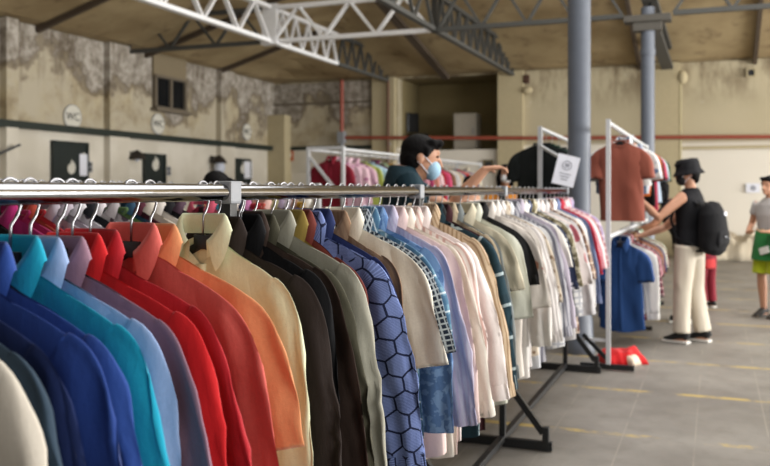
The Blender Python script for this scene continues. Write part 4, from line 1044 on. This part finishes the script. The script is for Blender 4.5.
        if shoes:
            for hip, kn, an in legs:
                an = Vector(an) * k
                z0 = an.z - .08 * k
                bm = bmesh.new()
                loft(bm, [an + Vector((0, -.065, -.025)) * k, an + Vector((0, -.03, .0)) * k, an + Vector((0, .03, -.012)) * k, an + Vector((0, .11, -.04)) * k, an + Vector((0, .17, -.052)) * k], [(.034 * k, .045 * k), (.043 * k, .05 * k), (.046 * k, .045 * k), (.049 * k, .03 * k), (.034 * k, .018 * k)], 14)
                sh = fuse('shoe', bm, plain('shoe_upper', shoes[0], .7), .009, s.root, 3)
                bm = bmesh.new()
                box(bm, (an.x, an.y + .052 * k, z0 + .014 * k), (.094 * k, .255 * k, .028 * k), bev=.012 * k); bo('sole', bm, plain('shoe_sole_rubber', shoes[1], .7), sh)
        if hair:
            bm = bmesh.new()
            ball(bm, H((0, -.020, .045)), (.085 * k, .100 * k, .086 * k), HR, 24)
            ball(bm, H((0, -.045, .0)), (.080 * k, .075 * k, .085 * k), HR, 20)
            ball(bm, H((0, -.062, -.045)), (.058 * k, .045 * k, .06 * k), HR, 16)
            if hair in ('short', 'quiff'):
                ball(bm, H((0, .050, .082)), (.062 * k, .045 * k, .034 * k), HR, 16)
                for a in range(9): ball(bm, H((-.06 + .015 * a, .06 + .02 * math.sin(a * 2.1), .085 + .012 * math.cos(a * 1.7))), (.018 * k, .03 * k, .022 * k), HR, 8)
                for sx in (-1, 1): loft(bm, [H((sx * .076, .02, .06)), H((sx * .078, .022, .01))], [.016 * k, .010 * k], 8)
            if hair == 'long':
                for sx in (-1, 1): loft(bm, [H((sx * .07, .03, .05)), H((sx * .088, -.01, -.04)), H((sx * .08, -.02, -.16))], [(.02 * k, .03 * k), (.028 * k, .05 * k), (.02 * k, .04 * k)], 10)
                loft(bm, [H((0, -.08, .02)), H((0, -.085, -.1)), H((0, -.08, -.2))], [(.08 * k, .03 * k), (.085 * k, .03 * k), (.07 * k, .02 * k)], 12)
            fuse('hair', bm, M['hair'], .008, s.root, 3)
        if mask:
            bm = bmesh.new()
            ball(bm, H((0, .062, -.052)), (.064 * k, .052 * k, .056 * k), HR, 20)
            m_ = fuse('face_mask', bm, mask, .007, s.root, 2)
            bm = bmesh.new()
            for sx in (-1, 1):
                loft(bm, [H((sx * .052, .06, -.025)), H((sx * .076, .01, .012)), H((sx * .083, -.022, .005))], [.0028 * k] * 3, 6)
                loft(bm, [H((sx * .050, .05, -.08)), H((sx * .074, .0, -.035)), H((sx * .083, -.022, -.02))], [.0028 * k] * 3, 6)
            bo('ear_loop', bm, M['paper'], m_, True)
        s.H = H; s.HR = HR
        return s

def at(x, D): return Vector(((x - 385) * D / 850, D, 0))
R3 = lambda p: p
surg = plain('surgical_blue', '9cc0d8', .8)
blackc = fabric('141418')
# man with a blue mask behind the front rack, looking right
D = 4.9
P = Person('man with dark hair, light blue face mask and dark teal top behind the front rack', at(404, D), -82, 1.86)
P.build([(None, (-.25, .30, 1.24), (-.20, .50, 1.46), (.05, 1, .12), (0, .2, -1)), (None, (.30, .05, 1.12), (.24, .26, 1.26), None, (-1, 0, 0))], headturn=-6, nod=9, headoff=(0, .075, -.105), hair='quiff', top=fabric('0f2a34'), bottom=fabric('23242a'), mask=surg, sleeve=.55, voxel=.009)
# hat wearer at the aisle rack
D = 8.1
P = Person('person in black bucket hat, black tank top and cream trousers browsing the aisle rack', at(690, D), 46, 1.72)
P.build([(None, (-.36, .14, 1.19), (-.40, .36, 1.40), (-.4, .8, .35), (.3, 0, -.8)), (None, (.10, .30, 1.08), (-.10, .46, 1.0), (-.6, .7, -.1), (0, .1, -1))],
        legs=[((-.085, 0, .92), (-.10, .03, .5), (-.12, .03, .08)), ((.085, 0, .92), (.09, -.01, .5), (.1, -.08, .08))],
        headturn=34, nod=8, hair='short', top=blackc, bottom=fabric('cfc5b4'), mask=plain('black_mask', '131316', .8), sleeve=0, voxel=.010, shoes=('151517', 'd9d6cf'))
bm = bmesh.new(); H = P.H; HR = P.HR
prof = [(.001, .135), (.05, .134), (.088, .125), (.096, .10), (.104, .035), (.107, .025), (.125, -.005), (.132, -.022), (.128, -.024), (.10, .02)]
rings = []
for rr, zz in prof:
    rings.append([bm.verts.new(H((rr * math.cos(a * math.pi / 16), -.012 + rr * 1.12 * math.sin(a * math.pi / 16), zz + .01))) for a in range(32)])
for a, b in zip(rings, rings[1:]):
    for i in range(32): bm.faces.new((a[i], a[(i + 1) % 32], b[(i + 1) % 32], b[i]))
bm.faces.new(rings[0])
bo('bucket_hat', bm, fabric('16161a'), P.root, True, None)
# backpack on the hat wearer's back
rt = P.root.matrix_basis.copy()
bp = empty('backpack', P.root.location + Vector((0, 0, .86)), R(46)); tag(bp, "black backpack worn by the person in the bucket hat", 'backpack')
bm = bmesh.new()
loft(bm, [(0, -.20, .0), (0, -.215, .04), (0, -.225, .20), (0, -.215, .36), (0, -.195, .45), (0, -.18, .475)], [(.13, .08), (.175, .115), (.18, .125), (.165, .11), (.12, .08), (.05, .03)], 24); fuse('main_bag', bm, fabric('101013'), .010, bp)
bm = bmesh.new(); loft(bm, [(0, -.30, .05), (0, -.315, .1), (0, -.315, .2), (0, -.30, .25)], [(.10, .03), (.125, .04), (.12, .04), (.09, .025)], 20); fuse('front_pocket', bm, fabric('17171a'), .009, bp)
for sx in (-1, 1):
    bm = bmesh.new(); loft(bm, [(sx * .09, -.12, .46), (sx * .11, -.02, .53), (sx * .12, .10, .44), (sx * .13, .13, .30), (sx * .14, .06, .14), (sx * .14, -.10, .08)], [(.026, .008)] * 6, 10, ref=(1, 0, 0)); bo('shoulder_strap', bm, blackc, bp, True)
bm = bmesh.new(); box(bm, (.03, -.325, .37), (.05, .01, .035)); bo('tag', bm, M['paper'], bp)
bm = bmesh.new(); box(bm, (-.04, -.36, .16), (.03, .006, .012)); box(bm, (.09, -.34, .14), (.02, .006, .012)); bo('zip_pull', bm, M['grey'], bp)

# second browser half hidden
P = Person('dark-haired person in black top half hidden beside the hat wearer', W(-.33, 9.9), 72, 1.60, lean=R(22))
P.build([(None, (-.22, .34, 1.15), (-.18, .56, 1.05), None, (0, 0, -1)), (None, (.24, .32, 1.12), (.18, .54, 1.02), None, (0, 0, -1))], hair='long', top=fabric('1a181c'), bottom=fabric('8a7d66'), sleeve=.5, voxel=.012, skin=M['skin2'])
# child in red
P = Person('child in dark red clothes standing behind the hat wearer', at(707, 10.5), 20, 1.18)
P.build([(None, (-.25, .05, 1.12), (-.22, .18, .92), None, (1, 0, 0)), (None, (.25, .05, 1.12), (.22, .18, .92), None, (-1, 0, 0))], hair='short', top=fabric('c23a3c'), bottom=fabric('7f1f2e'), sleeve=.5, voxel=.012, hem=.70)
# person at the right edge
P = Person('person in grey tee with a green jacket round the waist and yellow shorts', at(770, 9.66), 120, 1.60)
P.build([(None, (-.25, -.02, 1.10), (-.14, .22, 1.06), (.6, .5, 0), (0, 0, 1)), (None, (.26, .0, 1.12), (.14, .23, 1.04), (-.6, .5, 0), (0, 0, 1))], hair='short', top=fabric('a9a4a2'), bottom=fabric('b8c52a'), sleeve=.5, trouser=.55, shoes=('2a2622', '4a443c'), voxel=.011, headturn=0)
bm = bmesh.new(); loft(bm, [Vector((0, 0, z)) * P.k for z in (.70, .80, .95, 1.06, 1.08)], [(.215, .18), (.205, .165), (.185, .14), (.165, .125), (.15, .11)], 28); g_ = fuse('waist_jacket', bm, fabric('2c7a3f'), .011, P.root)
bm = bmesh.new(); loft(bm, [Vector((-.12, .15, 1.02)) * P.k, Vector((-.18, .17, .80)) * P.k, Vector((-.19, .14, .66)) * P.k], [(.05, .03), (.06, .03), (.05, .02)], 10); bo('jacket_sleeve', bm, fabric('2c7a3f'), g_, True)
bm = bmesh.new(); box(bm, Vector((-.06, .19, .83)) * P.k, (.12, .03, .08), Matrix.Rotation(R(18), 3, 'Y'), .01); bo('jacket_lining', bm, fabric('dcdcd6'), g_)
# people far behind
P = Person('dark-haired person in a pale grey top far behind the front rack', at(469, 12.0), -60, 1.64)
P.build([(None, (-.25, .2, 1.2), (-.15, .45, 1.3), None, (0, 0, -1)), (None, (.26, .1, 1.12), (.2, .34, 1.1), None, (0, 0, -1))], hair='short', top=fabric('a9aab2'), bottom=fabric('2a2c34'), voxel=.013, sleeve=.5)
P = Person('long-haired person in white mask and orange top beside the black tees', at(505, 10.6), 182, 1.76)
P.build([(None, (-.24, .06, 1.12), (-.16, .25, 1.02), None, (0, 0, -1)), (None, (.24, .06, 1.12), (.16, .25, 1.02), None, (0, 0, -1))], hair='long', top=fabric('c9812a'), bottom=fabric('2b2d38'), mask=plain('white_mask', 'dcdee2', .8), voxel=.012, sleeve=.6)
P = Person('dark-haired person bending behind the second rack', W(-2.97, 4.64), -60, 1.555)
P.build([(None, (-.24, .2, 1.1), (-.16, .42, 1.0), None, (0, 0, -1)), (None, (.24, .2, 1.1), (.16, .42, 1.0), None, (0, 0, -1))], hair='short', top=fabric('1c1d24'), bottom=fabric('22242c'), voxel=.012, sleeve=.6, nod=25)

# ------------------------------------------------------------------ camera, light
cam = bpy.data.cameras.new('camera'); co = bpy.data.objects.new('camera', cam); col.objects.link(co)
co.location = (0, 0, EYE); co.rotation_euler = (R(90), 0, 0)
cam.sensor_width = 36; cam.lens = 850 / 770 * 36; cam.shift_y = -43 / 770
cam.clip_start = .05; cam.clip_end = 200
cam.dof.use_dof = True; cam.dof.focus_distance = 2.15; cam.dof.aperture_fstop = 4.0
scene.camera = co
w = bpy.data.worlds.new('sky'); scene.world = w; w.use_nodes = True
bg = w.node_tree.nodes['Background']; bg.inputs[0].default_value = (1, .985, .965, 1); bg.inputs[1].default_value = 0.36
def area(name, loc, rot, sx, sy, power, colr=(1, .985, .955)):
    l = bpy.data.lights.new(name, 'AREA'); l.shape = 'RECTANGLE'; l.size = sx; l.size_y = sy; l.energy = power; l.color = colr
    o = bpy.data.objects.new(name, l); o.location = loc; o.rotation_euler = rot; col.objects.link(o); return o
area('added_skylight', W(1.8, 7.6, 6.95), (0, 0, ROT), 7.5, 9.0, 800)  # added panel below the unseen roof opening, lights the racks from above
area('side_fill_back', W(VR - .1, 13.5, 2.2), (R(90), 0, ROT + R(90)), 11, 3.2, 2600)  # added panel along the unseen right wall, brightens the back of the hall
area('side_fill_front', W(VR - .1, 1.0, 2.3), (R(90), 0, ROT + R(90)), 9, 3.0, 1200)  # second added panel out of view, lights the near racks from the right
scene.view_settings.view_transform = 'Standard'; scene.view_settings.look = 'None'
scene.view_settings.exposure = 0.15; scene.view_settings.gamma = 1.0; scene.view_settings.use_curve_mapping = False
bpy.context.view_layer.update()
